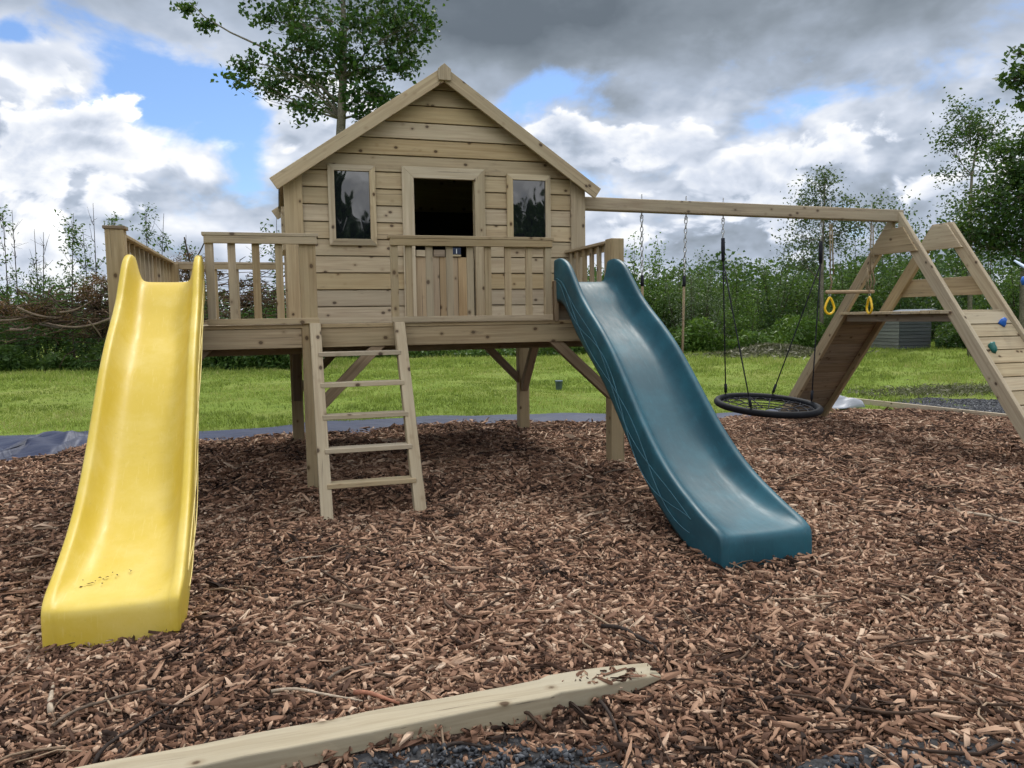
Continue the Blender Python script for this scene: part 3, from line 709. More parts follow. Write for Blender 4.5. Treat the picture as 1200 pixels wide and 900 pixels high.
# ------------------------------------------------------------------ slides
PROF = [(-.02, 1.487), (-.10, 1.488), (-.20, 1.462), (-.32, 1.382), (-.47, 1.262), (-.64, 1.150), (-.82, 1.045), (-1.0, .925), (-1.16, .795), (-1.32, .655), (-1.48, .520), (-1.64, .405), (-1.80, .312), (-1.96, .245), (-2.12, .200), (-2.26, .176), (-2.36, .168), (-2.422, .160), (-2.448, .138), (-2.456, .09), (-2.458, .03), (-2.46, -.03)]
WALL = [.165, .175, .17, .15, .14, .138, .136, .134, .132, .130, .126, .120, .110, .096, .078, .052, .030, .014, .008, .006, .005, .004]
def slide(name, label, x0t, x1t, x0b, x1b, mat, line_mat, line_side):
    root = thing(name, label, 'slide', ((x0t+x1t)/2, -1.25, 0))
    P = [Vector((0, y, z)) for y, z in PROF]
    # resample for a smooth sweep
    Q = []; Wl = []
    for i in range(len(P)-1):
        p0, p1, p2, p3 = P[max(i-1, 0)], P[i], P[i+1], P[min(i+2, len(P)-1)]
        for s in range(4):
            t = s/4; Q.append(.5*((2*p1)+(p2-p0)*t+(2*p0-5*p1+4*p2-p3)*t*t+(3*p1-p0-3*p2+p3)*t**3)); Wl.append(WALL[i]*(1-t)+WALL[i+1]*t)
    Q.append(P[-1]); Wl.append(WALL[-1]); n = len(Q)
    V = []; rows = []
    side = []
    for i, q in enumerate(Q):
        d = (Q[min(i+1, n-1)]-Q[max(i-1, 0)]).normalized(); nn = Vector((0, d.z, -d.y));
        if nn.z < -.001 and d.z > -.5: nn = -nn
        if nn.y > 0 and d.z < -.9: nn = -nn
        nn = Vector((0, d.z, -d.y)) if d.y < 0 or True else nn      # turns from 'up' to 'forward' as the path dips
        t = min(1., max(0, (-q.y)/2.44)); xa = x0t+(x0b-x0t)*t; xb = x1t+(x1b-x1t)*t
        xc, hw = (xa+xb)/2, (xb-xa)/2; h = Wl[i]
        end = float(sstep(-2.30, -2.46, q.y)) if False else max(0, min(1, (-q.y-2.30)/.16))
        skirt = (.155*(1-end)+.03*end); skirt = min(skirt, max(.012, q.z-.004)) if i < n-12 else .03
        r = .018*(1-end)+.006*end
        f = 1-end*.6; wi = .60+.40*min(1., max(0., (-q.y-.12)/.5))      # the side walls are steeper at the mouth
        sec = [(-hw+.004, -skirt), (-hw, h*.5-.02), (-hw+.001, h-.012*f), (-hw+.006, h+.002*f), (-hw+.022, h+.005*f), (-hw+.041, h+.002*f), (-hw+.048, h-.010*f), (-hw+.050+.016*wi, h*.5), (-hw+.050+.042*wi, h*.14+.003), (-hw+.050+.078*wi, .003), (-hw*.4, .001), (0, 0)]
        full = sec + [(-u, v) for u, v in sec[-2::-1]]
        sc_end = 1-.05*end**2
        row = [Vector((xc+u*sc_end, q.y, q.z))+nn*v for u, v in full]
        zlow = max(q.z-.155-.05*max(0, (t-.75)/.25), -.02) if end <= 0 else -.02
        for e in (0, -1):
            ref = row[1 if e == 0 else -2]; row[e] = Vector((row[e].x, ref.y+(0 if end > 0 else .03*(1-t)), min(zlow, ref.z-.004)))
        V.extend(row); rows.append(len(row)); side.append((xc, hw, q, nn, h, skirt))
    k = rows[0]; F = []
    for i in range(n-1):
        for j in range(k-1): F.append((i*k+j, (i+1)*k+j, (i+1)*k+j+1, i*k+j+1))
    mb = MB().add([tuple(v) for v in V], F, None, .5, 0, True)
    o = mb.build('chute', mat, root)
    s = o.modifiers.new('thick', 'SOLIDIFY'); s.thickness = .010; s.offset = -1
    sd = o.modifiers.new('smooth', 'SUBSURF'); sd.levels = 1; sd.render_levels = 1
    # moulded wavy lines along the outer side
    for sx in (-1, 1):
        for ph, amp, base in ((0., .32, .48), (2.1, .34, .46), (3.6, .22, .6)):
            pts = []
            for i in range(3, n-26, 1):
                xc, hw, q, nn, h, sk = side[i]
                u = i/n; v = base+amp*math.sin(ph+u*17)*math.sin(u*math.pi)
                pts.append(Vector((xc+sx*(hw+.0015), q.y, q.z))+nn*(-sk*.75+(h*.75+sk*.75)*max(.05, min(.92, v))))
            MB().tube(pts, .0027, 5, .5).build('moulded_line', line_mat, root)
    # board behind the lip that carries the slide on the deck
    MB().box((x0t+.03, -.022, DECK+.001), (x1t-.03, .012, 1.462), 'x').build('mounting_board', MAT['brown'], root, bevel=.003)
    return root
ysl = slide('wavy_slide', 'yellow plastic wavy slide running down from the left end of the deck', -1.075, -.615, -1.048, -.548, MAT['yellow'], MAT['yellow_line'], 1)
bsl = slide('wavy_slide', 'dark blue plastic wavy slide running down from the right end of the deck', 1.885, 2.375, 1.815, 2.360, MAT['blue'], MAT['blue_line'], -1)
# leaf litter caught in the yellow slide
mb = MB()
for (px_, py_) in [(88, 690), (95, 688), (100, 686), (104, 684), (108, 683), (112, 681), (117, 677), (121, 679), (126, 676), (132, 671), (137, 674), (120, 684), (152, 668), (154, 669), (90, 684), (97, 680)]:
    d = ray(px_, py_); t = (.185-CAM[2])/d[2]; p = CAM+d*t
    for _ in range(6):      # drop on to the chute's floor
        zf = float(np.interp(-p[1], [-a for a, b in PROF[:18]], [b for a, b in PROF[:18]])); p = CAM+d*((zf+.008-CAM[2])/d[2])
    a = random.uniform(0, 6.28); s = random.uniform(.005, .011)
    mb.add([(p[0]+s*math.cos(a), p[1]+s*math.sin(a), p[2]), (p[0]+.4*s*math.cos(a+1.6), p[1]+.4*s*math.sin(a+1.6), p[2]+.004), (p[0]-s*math.cos(a), p[1]-s*math.sin(a), p[2]), (p[0]-.4*s*math.cos(a+1.6), p[1]-.4*s*math.sin(a+1.6), p[2]+.002)], [(0, 1, 2, 3)], None, random.uniform(0, .3))
prop(mb.build('leaf_litter', MAT['twig']), 'dark leaf crumbs lying at the foot of the yellow slide', 'litter', None, 'stuff')

# ------------------------------------------------------------------ swing frame with climbing wall
AF = 1.08                                    # frame stands a little farther off and lower than the first guess
def af(x, y, z): return CAM + (np.array([x, y, z])-CAM)*AF
F1X = float(af(5.38, 0, 0)[0]); F2X = float(af(5.92, 0, 0)[0])
apex = af(5.38, .27, 2.165); apex2 = af(5.92, .27, 2.165)
farF = af(5.38, 1.93, 0); nearF = af(5.38, -1.30, 0)
AYc, AZt = float(apex[1]), float(apex[2]); FYf, FYn, GZ = float(farF[1]), float(nearF[1]), float(farF[2])
BEZ = AZt-.062; AZt -= .085
sf = thing('swing_frame', 'wooden swing beam joined to a double A frame with ramp and climbing wall', 'climbing frame', (F1X, AYc, GZ))
BE0 = Vector((HX1+.014, 1.09, 2.262)); BE1 = Vector((F1X+.045, AYc+.0, BEZ))
MB().bar(BE0, BE1, .095, .118).build('beam', MAT['wood'], sf, bevel=.012, seg=3)
def leg_pts(X, far, z):      # centre line of a leg at height z
    t = (AZt-z)/(AZt-GZ); yf = FYf if far else FYn
    return Vector((X, AYc+(yf-AYc)*t, z))
LW, LT = .125, .046
for X in (F1X, F2X):
    for far in (False, True):
        a = leg_pts(X, far, GZ-.06); b = leg_pts(X, far, AZt-.035)
        cut = (0, 1, 0)
        off = Vector((0, .045 if far else -.045, 0))
        MB().bar(a+off*.4, b+off*.25, LT, LW, up=(0, 1 if far else -1, 0), cut0=(0, 0, 1), cut1=(0, 0, 1) if X == F2X else cut).build('leg', MAT['wood2'] if not far else MAT['wood'], sf, bevel=.005)
def trap(X, z0, z1, th, name, mat, grow=.0, label=None):
    y = lambda z, far: leg_pts(X, far, z).y + (grow if far else -grow)
    a = [(X-th/2, y(z0, False), z0), (X-th/2, y(z0, True), z0), (X-th/2, y(z1, True), z1), (X-th/2, y(z1, False), z1)]
    return MB().prism(a, [(x+th, yy, z) for x, yy, z in a], gdir=(0, 1, 0)).build(name, mat, sf, bevel=.004)
trap(F1X-LT/2-.014, AZt-.345, AZt-.095, .026, 'gusset', MAT['wood'], .05)
trap(F2X-LT/2-.014, AZt-.30, AZt-.05, .026, 'gusset', MAT['wood2'], .05)
PZ = 1.232
trap(F2X+LT/2+.014, PZ+.15, PZ+.335, .026, 'guard_plank', MAT['wood'], .05)
def pedge(far): return leg_pts(0, far, PZ).y
m = MB(); yy = pedge(False)-.02; ye = pedge(True)+.02
while yy < ye-.01:
    y2 = min(yy+.118, ye); m.box((F1X-.045, yy, PZ-.03), (F2X+.03, y2-.006, PZ+random.uniform(-.004, .003)), 'x'); yy = y2
m.build('platform', MAT['wood2'], sf, bevel=.003)
for X in (F1X+LT/2+.003, F2X-LT/2-.032):
    MB().box((X, pedge(False)+.02, PZ-.105), (X+.03, pedge(True)-.02, PZ-.033), 'y').build('platform_rail', MAT['brown'], sf, bevel=.003)
def slope_boards(far, name, mat, n, gap):
    m = MB(); lo, hi = GZ+.03, PZ-.035; L = (hi-lo)/n
    dirv = (leg_pts(0, far, hi)-leg_pts(0, far, lo)).normalized(); nrm = Vector((0, dirv.z, -dirv.y)) if far else Vector((0, -dirv.z, dirv.y))
    for k in range(n):
        a = leg_pts(0, far, lo+L*k); b = leg_pts(0, far, lo+L*(k+1)) - dirv*gap
        a.x = b.x = 0; th = .024; base = nrm*(.018 if not far else .01)
        x0, x1 = F1X+LT/2+.003, F2X-LT/2-.003
        q = [a+base, b+base*(.75), b+base*.75+nrm*th, a+base+nrm*th]
        m.prism([(x0, p.y, p.z) for p in q], [(x1, p.y, p.z) for p in q], gdir=(1, 0, 0))
    return m.build(name, mat, sf, bevel=.003), nrm
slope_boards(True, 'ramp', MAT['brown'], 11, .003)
cw, cn = slope_boards(False, 'climbing_wall', MAT['wood2'], 11, .007)
def hold(px_, py_, mat, lab, seed):
    rs = random.Random(seed)
    # meet the climbing wall's plane
    p0 = leg_pts(F1X, False, 1.) + cn*.043; d = Vector(ray(px_, py_)); t = (p0-Vector(CAM)).dot(cn)/d.dot(cn); c = Vector(CAM)+d*t
    import bmesh
    bm = bmesh.new(); bmesh.ops.create_icosphere(bm, subdivisions=2, radius=1)
    up = Vector((1, 0, 0)).cross(cn)
    for v in bm.verts:
        w = 1+.22*math.sin(v.co.x*3+seed)+.18*math.sin(v.co.y*4+seed*2)
        x, y, z = v.co*w
        z = max(z, -.05); y -= .35*max(z, 0)
        v.co = c + Vector((1, 0, 0))*x*.044 + up*y*.040 + cn*z*.045
    me = bpy.data.meshes.new('climbing_hold'); bm.to_mesh(me); bm.free(); me.polygons.foreach_set('use_smooth', [True]*len(me.polygons))
    o = link('climbing_hold', me, mat, cw); o['label'] = lab
hold(1174, 379, MAT['hold_blue'], 'bright blue climbing hold', 1); hold(1163, 408.5, MAT['hold_green'], 'dark green climbing hold', 2)
hold(1228, 440, MAT['hold_blue'], 'low blue climbing hold', 3)
bd = (BE1-BE0).normalized()
def beam_pt(px_, dz=0.):     # the point of the beam seen at a given column of the photo
    n_ = Vector((bd.y, -bd.x, 0)).normalized(); d = Vector(ray(px_, 245)); t = (BE0-Vector(CAM)).dot(n_)/d.dot(n_)
    p = Vector(CAM)+d*t; k = (p-BE0).dot(bd)/bd.dot(bd); q = BE0+bd*((p.x-BE0.x)/bd.x); q.z += dz; return q
HANG = {k: beam_pt(k, -.062) for k in (752, 804, 847.5, 962.5, 973, 1021.5)}
for k in HANG:
    q = HANG[k]; MB().tube([q+Vector((0, 0, -.03)), q+Vector((0, 0, .17))], .006, 6, .5).tube([q+Vector((.016*math.cos(t), 0, -.035+.016*math.sin(t))) for t in np.linspace(0, 6.283, 12)[:-1]], .004, 5, .5, closed=True).build('eye_bolt', MAT['steel'], sf)
def chain(mb, p0, p1, link_l=.05, r=.0042):
    p0, p1 = Vector(p0), Vector(p1); L = (p1-p0).length; n = max(1, int(L/(link_l*.78))); d = (p1-p0).normalized(); a = d.orthogonal().normalized(); b = d.cross(a)
    for k in range(n):
        c = p0+d*(L*(k+.5)/n); s = a if k % 2 else b
        mb.tube([c+d*link_l/2*math.sin(t)+s*link_l*.24*math.cos(t) for t in np.linspace(0, 6.283, 11)[:-1]], r, 5, .5, closed=True)
    return mb
# --- basket (nest) swing
B1, B2 = HANG[847.5], HANG[962.5]
mid = (B1+B2)/2
# height at which the ring's middle is met under the beam
d_ = Vector(ray(899.5, 474.5)); n_ = Vector((bd.y, -bd.x, 0)).normalized(); t_ = (mid-Vector(CAM)).dot(n_)/d_.dot(n_); bc = Vector(CAM)+d_*t_
bs = thing('basket_swing', 'round black nest swing with a net seat hanging from the beam', 'swing', tuple(bc))
RB = .5*58*2/FPX*((bc-Vector(CAM)).dot(Vector(CF)))*.985
TILT = Vector((0, 0, 1)); e1 = Vector((1, 0, -.022)).normalized(); e2 = Vector((0, 1, .095)).normalized()
ring = lambda a, r=1.: bc+(e1*math.cos(a)+e2*math.sin(a))*RB*r
MB().tube([ring(a) for a in np.linspace(0, 2*math.pi, 49)[:-1]], .034, 10, .5, closed=True).build('rim', MAT['rubber'], bs)
mb = MB()
sag = lambda r: Vector((0, 0, -.055*(1-r*r)))
for k in range(14):
    a = 2*math.pi*k/14; mb.tube([ring(a, r)+sag(r) for r in (.98, .75, .5, .22)], .0055, 5, .5)
for r in (.24, .42, .60, .78, .90): mb.tube([ring(a, r)+sag(r) for a in np.linspace(0, 2*math.pi, 29)[:-1]], .0055, 5, .5, closed=True)
for k in range(14):
    a = 2*math.pi*(k+.5)/14; mb.tube([ring(a, .99)+sag(.99), ring(a+.22, .78)+sag(.78)], .005, 5, .5); mb.tube([ring(a, .99)+sag(.99), ring(a-.22, .78)+sag(.78)], .005, 5, .5)
mb.build('net', MAT['rope_black'], bs)
def rim_at(px_, py_):
    d = Vector(ray(px_, py_)); nr = e1.cross(e2); t = (bc-Vector(CAM)).dot(nr)/d.dot(nr); q = Vector(CAM)+d*t-bc
    return math.atan2(q.dot(e2), q.dot(e1))
for H, ends in ((B1, ((839, 463), (887, 480))), (B2, ((909, 459), (960, 474)))):
    top = H+Vector((0, 0, -.04)); n1 = top+Vector((0, 0, -.17)); n2 = n1+Vector((.004, 0, -.22))
    chain(MB(), top, n1).build('chain', MAT['steel'], bs)
    mb = MB(); mb.tube([n1, n1+Vector((.002, 0, -.1)), n2], [.018, .02, .016], 8, .5)
    for e in ends:
        a = ring(rim_at(*e), 1.0)+Vector((0, 0, .03)); d = (a-n2)
        mb.tube([n2, n2+d*.33+Vector((0, 0, -.006)), n2+d*.66+Vector((0, 0, -.006)), a], .0068, 6, .5); mb.tube([n2+d*.92, n2+d*.985], .015, 6, .5)
    mb.build('rope', MAT['rope_black'], bs)
# --- plank swing, its seat behind the blue slide
S1, S2 = HANG[752], HANG[804]
seatz = .44; sm_ = (S1+S2)/2 + Vector((-.03, -.02, 0)); sm_.z = seatz
ps = thing('plank_swing', 'swing on chains and pale ropes hanging behind the blue slide', 'swing', tuple(sm_))
ax = Vector((bd.x, bd.y, 0)).normalized(); ay = Vector((-ax.y, ax.x, 0))
sb = MB(); c0 = sm_
sb.bar(c0-ax*.23, c0+ax*.23, .17, .03).build('seat', MAT['rubber'], ps, bevel=.008)
for H, s, kn in ((S1, -1, .55), (S2, 1, .6)):
    top = H+Vector((0, 0, -.04)); low = c0+ax*(.19*s)+Vector((0, 0, .015)); kp_ = top+(low-top)*.32
    mb = MB(); chain(mb, top, kp_, .055, .005)
    mb.build('chain', MAT['steel'], ps)
    MB().tube([kp_, kp_+(low-top)*.06], .017, 7, .5).build('sleeve', MAT['rope_black'], ps)
    st = kp_+(low-top)*.05
    MB().tube([st, st+(low-st)*.5+Vector((.006, 0, 0)), low], .0125, 7, .5).build('rope', MAT['rope'], ps)
# --- trapeze
T1, T2 = HANG[973], HANG[1021.5]
tz0 = (T1+T2)/2; dtr = Vector(ray(996, 342)); tt = (tz0-Vector(CAM)).dot(n_)/dtr.dot(n_); tc = Vector(CAM)+dtr*tt
tr = thing('trapeze', 'wooden trapeze bar with two yellow hand rings beside the A frame', 'trapeze', tuple(tc))
hl = .5*62/FPX*((tc-Vector(CAM)).dot(Vector(CF)))/abs(ax.dot(Vector(CR)))
MB().tube([tc-ax*hl, tc-ax*hl*.97, tc+ax*hl*.97, tc+ax*hl], [.014, .018, .018, .014], 10, .5).build('bar', MAT['door'], tr)
for H, s in ((T1, -1), (T2, 1)):
    top = H+Vector((0, 0, -.04)); low = tc+ax*(hl*.82*s)
    mb = MB(); mb.tube([top, low+Vector((.0, 0, .17))], .007, 6, .5); mb.tube([top+ax*.02, low+ax*.035+Vector((0, 0, .17))], .007, 6, .5)
    mb.tube([low+Vector((0, 0, .17)), low+ax*.018+Vector((0, 0, .1)), low+Vector((0, 0, .0))], .009, 6, .5)
    if s > 0:
        for q in range(5): mb.tube([low+Vector((.03*math.cos(q*1.4), .03*math.sin(q*1.4), .20+.02*q)), low+Vector((.05*math.cos(q*1.9), .04*math.sin(q*1.9), .10)), low+Vector((.03*math.cos(q*2.2), .03*math.sin(q), .0))], .006, 5, .5)
    mb.build('rope', MAT['rope'], tr)
    rc = low+Vector((0, 0, -.155)); e = ax if s < 0 else (ax*.15+ay*.99).normalized()
    cm = MB(); chain(cm, low+Vector((0, 0, -.012)), rc+Vector((0, 0, .10)), .035, .004); cm.build('chain', MAT['steel'], tr)
    pts = []
    for t in np.linspace(0, 2*math.pi, 25)[:-1]:
        w = .052*(1-.52*max(0, math.sin(t)))  ; pts.append(rc+e*(w*math.cos(t))+Vector((0, 0, .10*math.sin(t) if math.sin(t) > 0 else .062*math.sin(t))))
    MB().tube(pts, .0115, 8, .5, closed=True).build('hand_ring', MAT['ring'], tr)

# ------------------------------------------------------------------ loose timber and twigs
mb = MB(); zt = .070
def post_sec(x, yc, w, zb, ztp): return [(x, yc-w/2, zb), (x, yc+w/2, zb), (x, yc+w/2, ztp), (x, yc-w/2, ztp)]
yA, yB, yC = -3.487, -3.415, -3.39
rsx = np.random.default_rng(9); secs = []
for xx in np.linspace(-1.05, .60, 16):
    yc = yA-.02+(yB-yA+.02)*(xx+1.05)/1.65; secs.append(post_sec(xx, yc, .116, -.05, zt))
for xx, w_, zb, ztt in ((.64, .121, -.034, zt), (.74, .118, -.012, zt-.002), (.84, .113, .008, zt-.005), (.93, .108, .026, zt-.009), (1.0, .100, .042, zt-.014)):
    secs.append(post_sec(xx, yB+.012+(xx-.6)*.05, w_, zb, ztt))
secs = [[(x, y+rsx.normal(0, .0016), z+rsx.normal(0, .0014)) for x, y, z in s_] for s_ in secs]
V = [p for s in secs for p in s]; q_ = 4*(len(secs)-1); F = [(3, 2, 1, 0), (q_, q_+1, q_+2, q_+3)]
for i in range(len(secs)-1):
    for k in range(4): k2 = (k+1) % 4; F.append((i*4+k, i*4+k2, i*4+4+k2, i*4+4+k))
mb.add(V, F, [(p[0]+3, p[1], p[2]) for p in V], .4)
fp = mb.build('fence_post', MAT['post_grey'], None, (.0, -3.45, 0), bevel=.007, seg=3)
prop(fp, 'pale pointed timber post lying half buried at the front of the bark', 'post')
e0, e1_ = EDG0+np.array([0, 0, .035]), EDG1+np.array([0, 0, .035])
eb = MB().bar(e0, e1_+(e1_-e0)*.6, .04, .075).build('edging_board', MAT['wood2'], None, tuple((e0+e1_)/2), bevel=.004)
prop(eb, 'long pale edging board on the ground behind the climbing wall', 'edging')
def stick(label, p0, p1, r, mat, bendv=.02, group=None, tone=None):
    a = ground_hit(*p0, .03); b = ground_hit(*p1, .03); a, b = Vector(a), Vector(b); d = b-a; s = Vector((-d.y, d.x, 0)).normalized(); pts = []
    for t in np.linspace(0, 1, 9):
        p = a+d*t+s*(bendv*math.sin(t*3.3)+.3*bendv*math.sin(t*9)); p.z = float(bed_z(p.x, p.y))+.026+.006*math.sin(t*5); pts.append(p)
    o = MB().tube(pts, [r*(1-.45*t)*(1+.15*math.sin(t*23)) for t in np.linspace(0, 1, 9)], 6, tone).build('stick', mat, None, tuple(a))
    return prop(o, label, 'stick', 'larger sticks lying on the bark')
MAT['stick_red'] = plain('peeled_red_stick', (.30, .135, .085), .8, .2, 60, .35, .4)
MAT['stick_pale'] = plain('bleached_stick', (.38, .31, .235), .85, .2, 60, .35, .4)
MAT['stick_dark'] = plain('dark_stick', (.035, .026, .022), .85, .2, 60, .4, .4)
stick('reddish peeled stick lying against the back of the fallen post', (415, 816), (468, 829), .008, MAT['stick_red'], .006)
stick('thin dark twig lying in front of the fallen post tip', (703, 823), (738, 888), .006, MAT['stick_dark'], .012)
stick('dark bent twig lying on the slate gravel below the fallen post', (520, 868), (600, 864), .006, MAT['stick_dark'], .015)
stick('long pale stick at the right edge of the bark', (1128, 601), (1199, 618), .012, MAT['stick_pale'], .01)
stick('pale branch beside the yellow slide foot', (318, 820), (425, 825), .0055, MAT['stick_pale'], .02)
stick('grey branch lying beyond the fallen post', (385, 802), (462, 772), .006, MAT['deadwood'], .02)
stick('black curved branch right of the fallen post tip', (705, 738), (772, 768), .009, MAT['stick_dark'], .03)
stick('pale straight stick between ladder and yellow slide', (335, 660), (378, 653), .006, MAT['stick_pale'], .01)
stick('long brown branch below the foot of the yellow slide', (62, 850), (182, 808), .006, MAT['deadwood'], .03)
stick('pale splintered piece of wood left of the yellow slide foot', (60, 836), (62, 800), .010, MAT['stick_pale'], .004)
stick('thin dark branch by the lower left corner', (110, 893), (200, 830), .007, MAT['stick_dark'], .03)
stick('grey stick beside the right deck post', (708, 560), (741, 553), .008, MAT['deadwood'], .01)
def make_twigs():
    mb = MB()
    for _ in range(900):
        t = random.random(); x = random.uniform(-3.2, 6.5); y = -4.2+ (random.random()**1.5)*7.2
        if not bool(in_bed(x, y)) or (y < front_edge(x) and random.random() < .7): continue
        L = random.uniform(.06, .34); a = random.uniform(0, 6.28); r = random.uniform(.0018, .0055); b = random.uniform(-.04, .04)
        pts = []
        for s in np.linspace(-.5, .5, 5):
            px_ = x+L*s*math.cos(a)-b*math.sin(a)*(1-4*s*s); py_ = y+L*s*math.sin(a)+b*math.cos(a)*(1-4*s*s)
            pts.append((px_, py_, float(bed_z(px_, py_))+.026+random.uniform(-.004, .010)))
        mb.tube(pts, [r, r*1.05, r, r*.9, r*.6], 4, random.betavariate(1.3, 1.6))
    return mb.build('twigs', MAT['twig'])
prop(make_twigs(), 'thin brown twigs strewn over the bark chips', 'twigs', None, 'stuff')
# small tub in the grass
pp = ground_hit(655, 455)
mb = MB(); prof = [(.0, .0), (.055, .0), (.066, .16), (.072, .16), (.072, .172), (.064, .172), (.058, .15), (0, .14)]
Vv = []; Ff = []
for j, (r, z) in enumerate(prof):
    for k in range(16): Vv.append((pp[0]+r*math.cos(k*math.pi/8), pp[1]+r*math.sin(k*math.pi/8), pp[2]+z-.03))
for j in range(len(prof)-1):
    for k in range(16): k2 = (k+1) % 16; Ff.append((j*16+k, j*16+k2, j*16+16+k2, j*16+16+k))
mb.add(Vv, Ff, None, .5, 0, True)
prop(mb.build('tub', MAT['pot'], None, tuple(pp)), 'small blue grey plastic tub standing in the lawn behind the deck', 'tub')

# ------------------------------------------------------------------ wooden hut behind the climbing frame
hb = Vector(ground_hit(1053, 409)); hut = thing('wooden_hut', 'small weathered wooden hut beyond the lawn seen under the platform', 'hut', tuple(hb))
u1 = Vector((0, 1, 0)); u2 = Vector((1, 0, 0))
hh = 46/FPX*((hb-Vector(CAM)).dot(Vector(CF)))*.98; l1 = 36/FPX*((hb-Vector(CAM)).dot(Vector(CF)))/.77; l2 = l1*.98
def hutwall(p, u, L, mat):
    m = MB(); nb = 9; nv = Vector((u.y, -u.x, 0))
    if nv.dot(Vector(CAM)-p) < 0: nv = -nv
    for k in range(nb):
        z0, z1 = hh*.82*k/nb, hh*.82*(k+1)/nb-.012
        a = [p+Vector((0, 0, z0))+nv*.02, p+u*L+Vector((0, 0, z0))+nv*.02, p+u*L+Vector((0, 0, z1))+nv*.006, p+Vector((0, 0, z1))+nv*.006]
        m.prism(a, [q-nv*.05 for q in a], gdir=u)
    return m.build('wall', mat, hut)
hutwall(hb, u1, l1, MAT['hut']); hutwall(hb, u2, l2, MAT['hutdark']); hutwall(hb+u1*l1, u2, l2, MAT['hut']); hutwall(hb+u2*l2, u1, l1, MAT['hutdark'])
z = Vector((0, 0, 1)); o1 = u1*.12; o2 = u2*.12
lo = [hb-o1-o2+z*hh*.84, hb+u1*(l1+.12)-o2+z*hh*.84, hb+u1*(l1+.12)+u2*(l2+.12)+z*hh*1.0, hb-o1+u2*(l2+.12)+z*hh*1.0]
MB().prism(lo, [q+z*.035 for q in lo], gdir=u1).build('roof', MAT['hutroof'], hut)
m = MB(); m.prism([hb+z*hh*.82-u1*0, hb+u2*l2+z*hh*.82, hb+u2*l2+z*hh*.99], [q+u1*.03 for q in (hb+z*hh*.82, hb+u2*l2+z*hh*.82, hb+u2*l2+z*hh*.99)], gdir=u2); m.build('gable_board', MAT['hutdark'], hut)

# ------------------------------------------------------------------ vegetation
def leaf_mesh(name, C, size, rs, tone, up=.25, flat=1., aspect=.55):
    n = len(C); N = rs.normal(0, 1, (n, 3)); N[:, 2] = np.abs(N[:, 2])*flat+up; N /= np.linalg.norm(N, axis=1)[:, None]
    A = rs.normal(0, 1, (n, 3)); A -= N*(A*N).sum(1)[:, None]; A /= np.linalg.norm(A, axis=1)[:, None]; B = np.cross(N, A)
    s = size*rs.uniform(.6, 1.35, n)[:, None]
    V = np.stack([C-A*s*.5, C+B*s*aspect*.5+N*s*.08, C+A*s*.5-N*s*.1, C-B*s*aspect*.5+N*s*.08], 1).reshape(-1, 3)
    return raw_mesh(name, V, np.arange(4*n).reshape(-1, 4), np.repeat(tone, 4))
def clump_points(rs, centre, radius, nclump, per, spread, squash=.7, hollow=.45):
    """leaf sprays through an ellipsoid's volume, denser near its outside, leaving gaps"""
    d = rs.normal(0, 1, (nclump, 3)); d /= np.linalg.norm(d, axis=1)[:, None]
    r = rs.uniform(hollow**3, 1, nclump)**(1/3.)*rs.uniform(.8, 1.15, nclump)
    c = np.asarray(centre)+d*r[:, None]*np.asarray(radius)
    sp = spread*rs.uniform(.6, 1.4, nclump)
    pts = np.repeat(c, per, 0)+rs.normal(0, 1, (nclump*per, 3))*np.repeat(sp, per)[:, None]*np.array([1, 1, squash])
    tone = np.clip(np.repeat(rs.normal(.42, .16, nclump), per)+rs.normal(0, .16, nclump*per), 0, 1)
    return c, pts, tone
def curve_pts(a, b, rs, k=5, sag=.12, droop=-.10):
    a, b = np.asarray(a, float), np.asarray(b, float); L = np.linalg.norm(b-a); o = rs.normal(0, 1, 3)*L*sag
    return [a+(b-a)*t+o*math.sin(math.pi*t)*.5+np.array([0, 0, droop*L*math.sin(math.pi*t)]) for t in np.linspace(0, 1, k)]
def tree(name, label, cat, base, trunk, r0, masses, leaf, bark, leafsize, seed, group=None, twig_r=.012, per=26, spread=.28, extra=None, crown_name='crown', leaf_up=.25, aspect=.6, limb_w=.45, limb_sag=-.10):
    """trunk = list of points, masses = [(centre, radii, clumps)]; limbs run from the trunk to every mass and twigs to its sprays"""
    rs = np.random.default_rng(seed); root = thing(name, label, cat, tuple(base), group)
    tb = MB(); T = [np.asarray(p, float) for p in trunk]; n = len(T)
    zr = [max(r0*(1-.85*i/(n-1)), .012) for i in range(n)]
    tb.tube(T, zr, 9, .5)
    allp = []; allt = []
    for mass in masses:
        c, r, k = mass[:3]; c = np.asarray(c, float); r = np.asarray(r if np.ndim(r) else [r]*3, float)
        cl, pts, tone = clump_points(rs, c, r, k, per, spread); allp.append(pts); allt.append(tone)
        if len(mass) > 3:
            for q in cl: tb.tube(curve_pts(c, q, rs, 4, .1), [twig_r*.7, twig_r*.6, twig_r*.45, twig_r*.3], 4, .5)
            continue
        j = min(range(n), key=lambda i: np.linalg.norm(T[i]-(c-np.array([0, 0, .55*max(r)+.3*abs(np.hypot(*(c-T[i])[:2]))]))))
        lp = curve_pts(T[j], c, rs, 5, .12, limb_sag); lr = max(zr[j]*limb_w, twig_r*1.3); tb.tube(lp, [lr*(1-.6*t) for t in np.linspace(0, 1, 5)], 6, .5)
        for q in cl[:min(k, 26)]:
            s = lp[rs.integers(2, 5)]; tb.tube(curve_pts(s, q, rs, 4, .1), [twig_r, twig_r*.8, twig_r*.55, twig_r*.3], 4, .5)
    for e in (extra or []): tb.tube(e[0], e[1], 6, .5)
    tb.build('trunk', bark, root)
    P = np.concatenate(allp); tn = np.concatenate(allt)
    link(crown_name, leaf_mesh(crown_name, P, leafsize, rs, tn, leaf_up, 1., aspect), leaf, root)
    return root
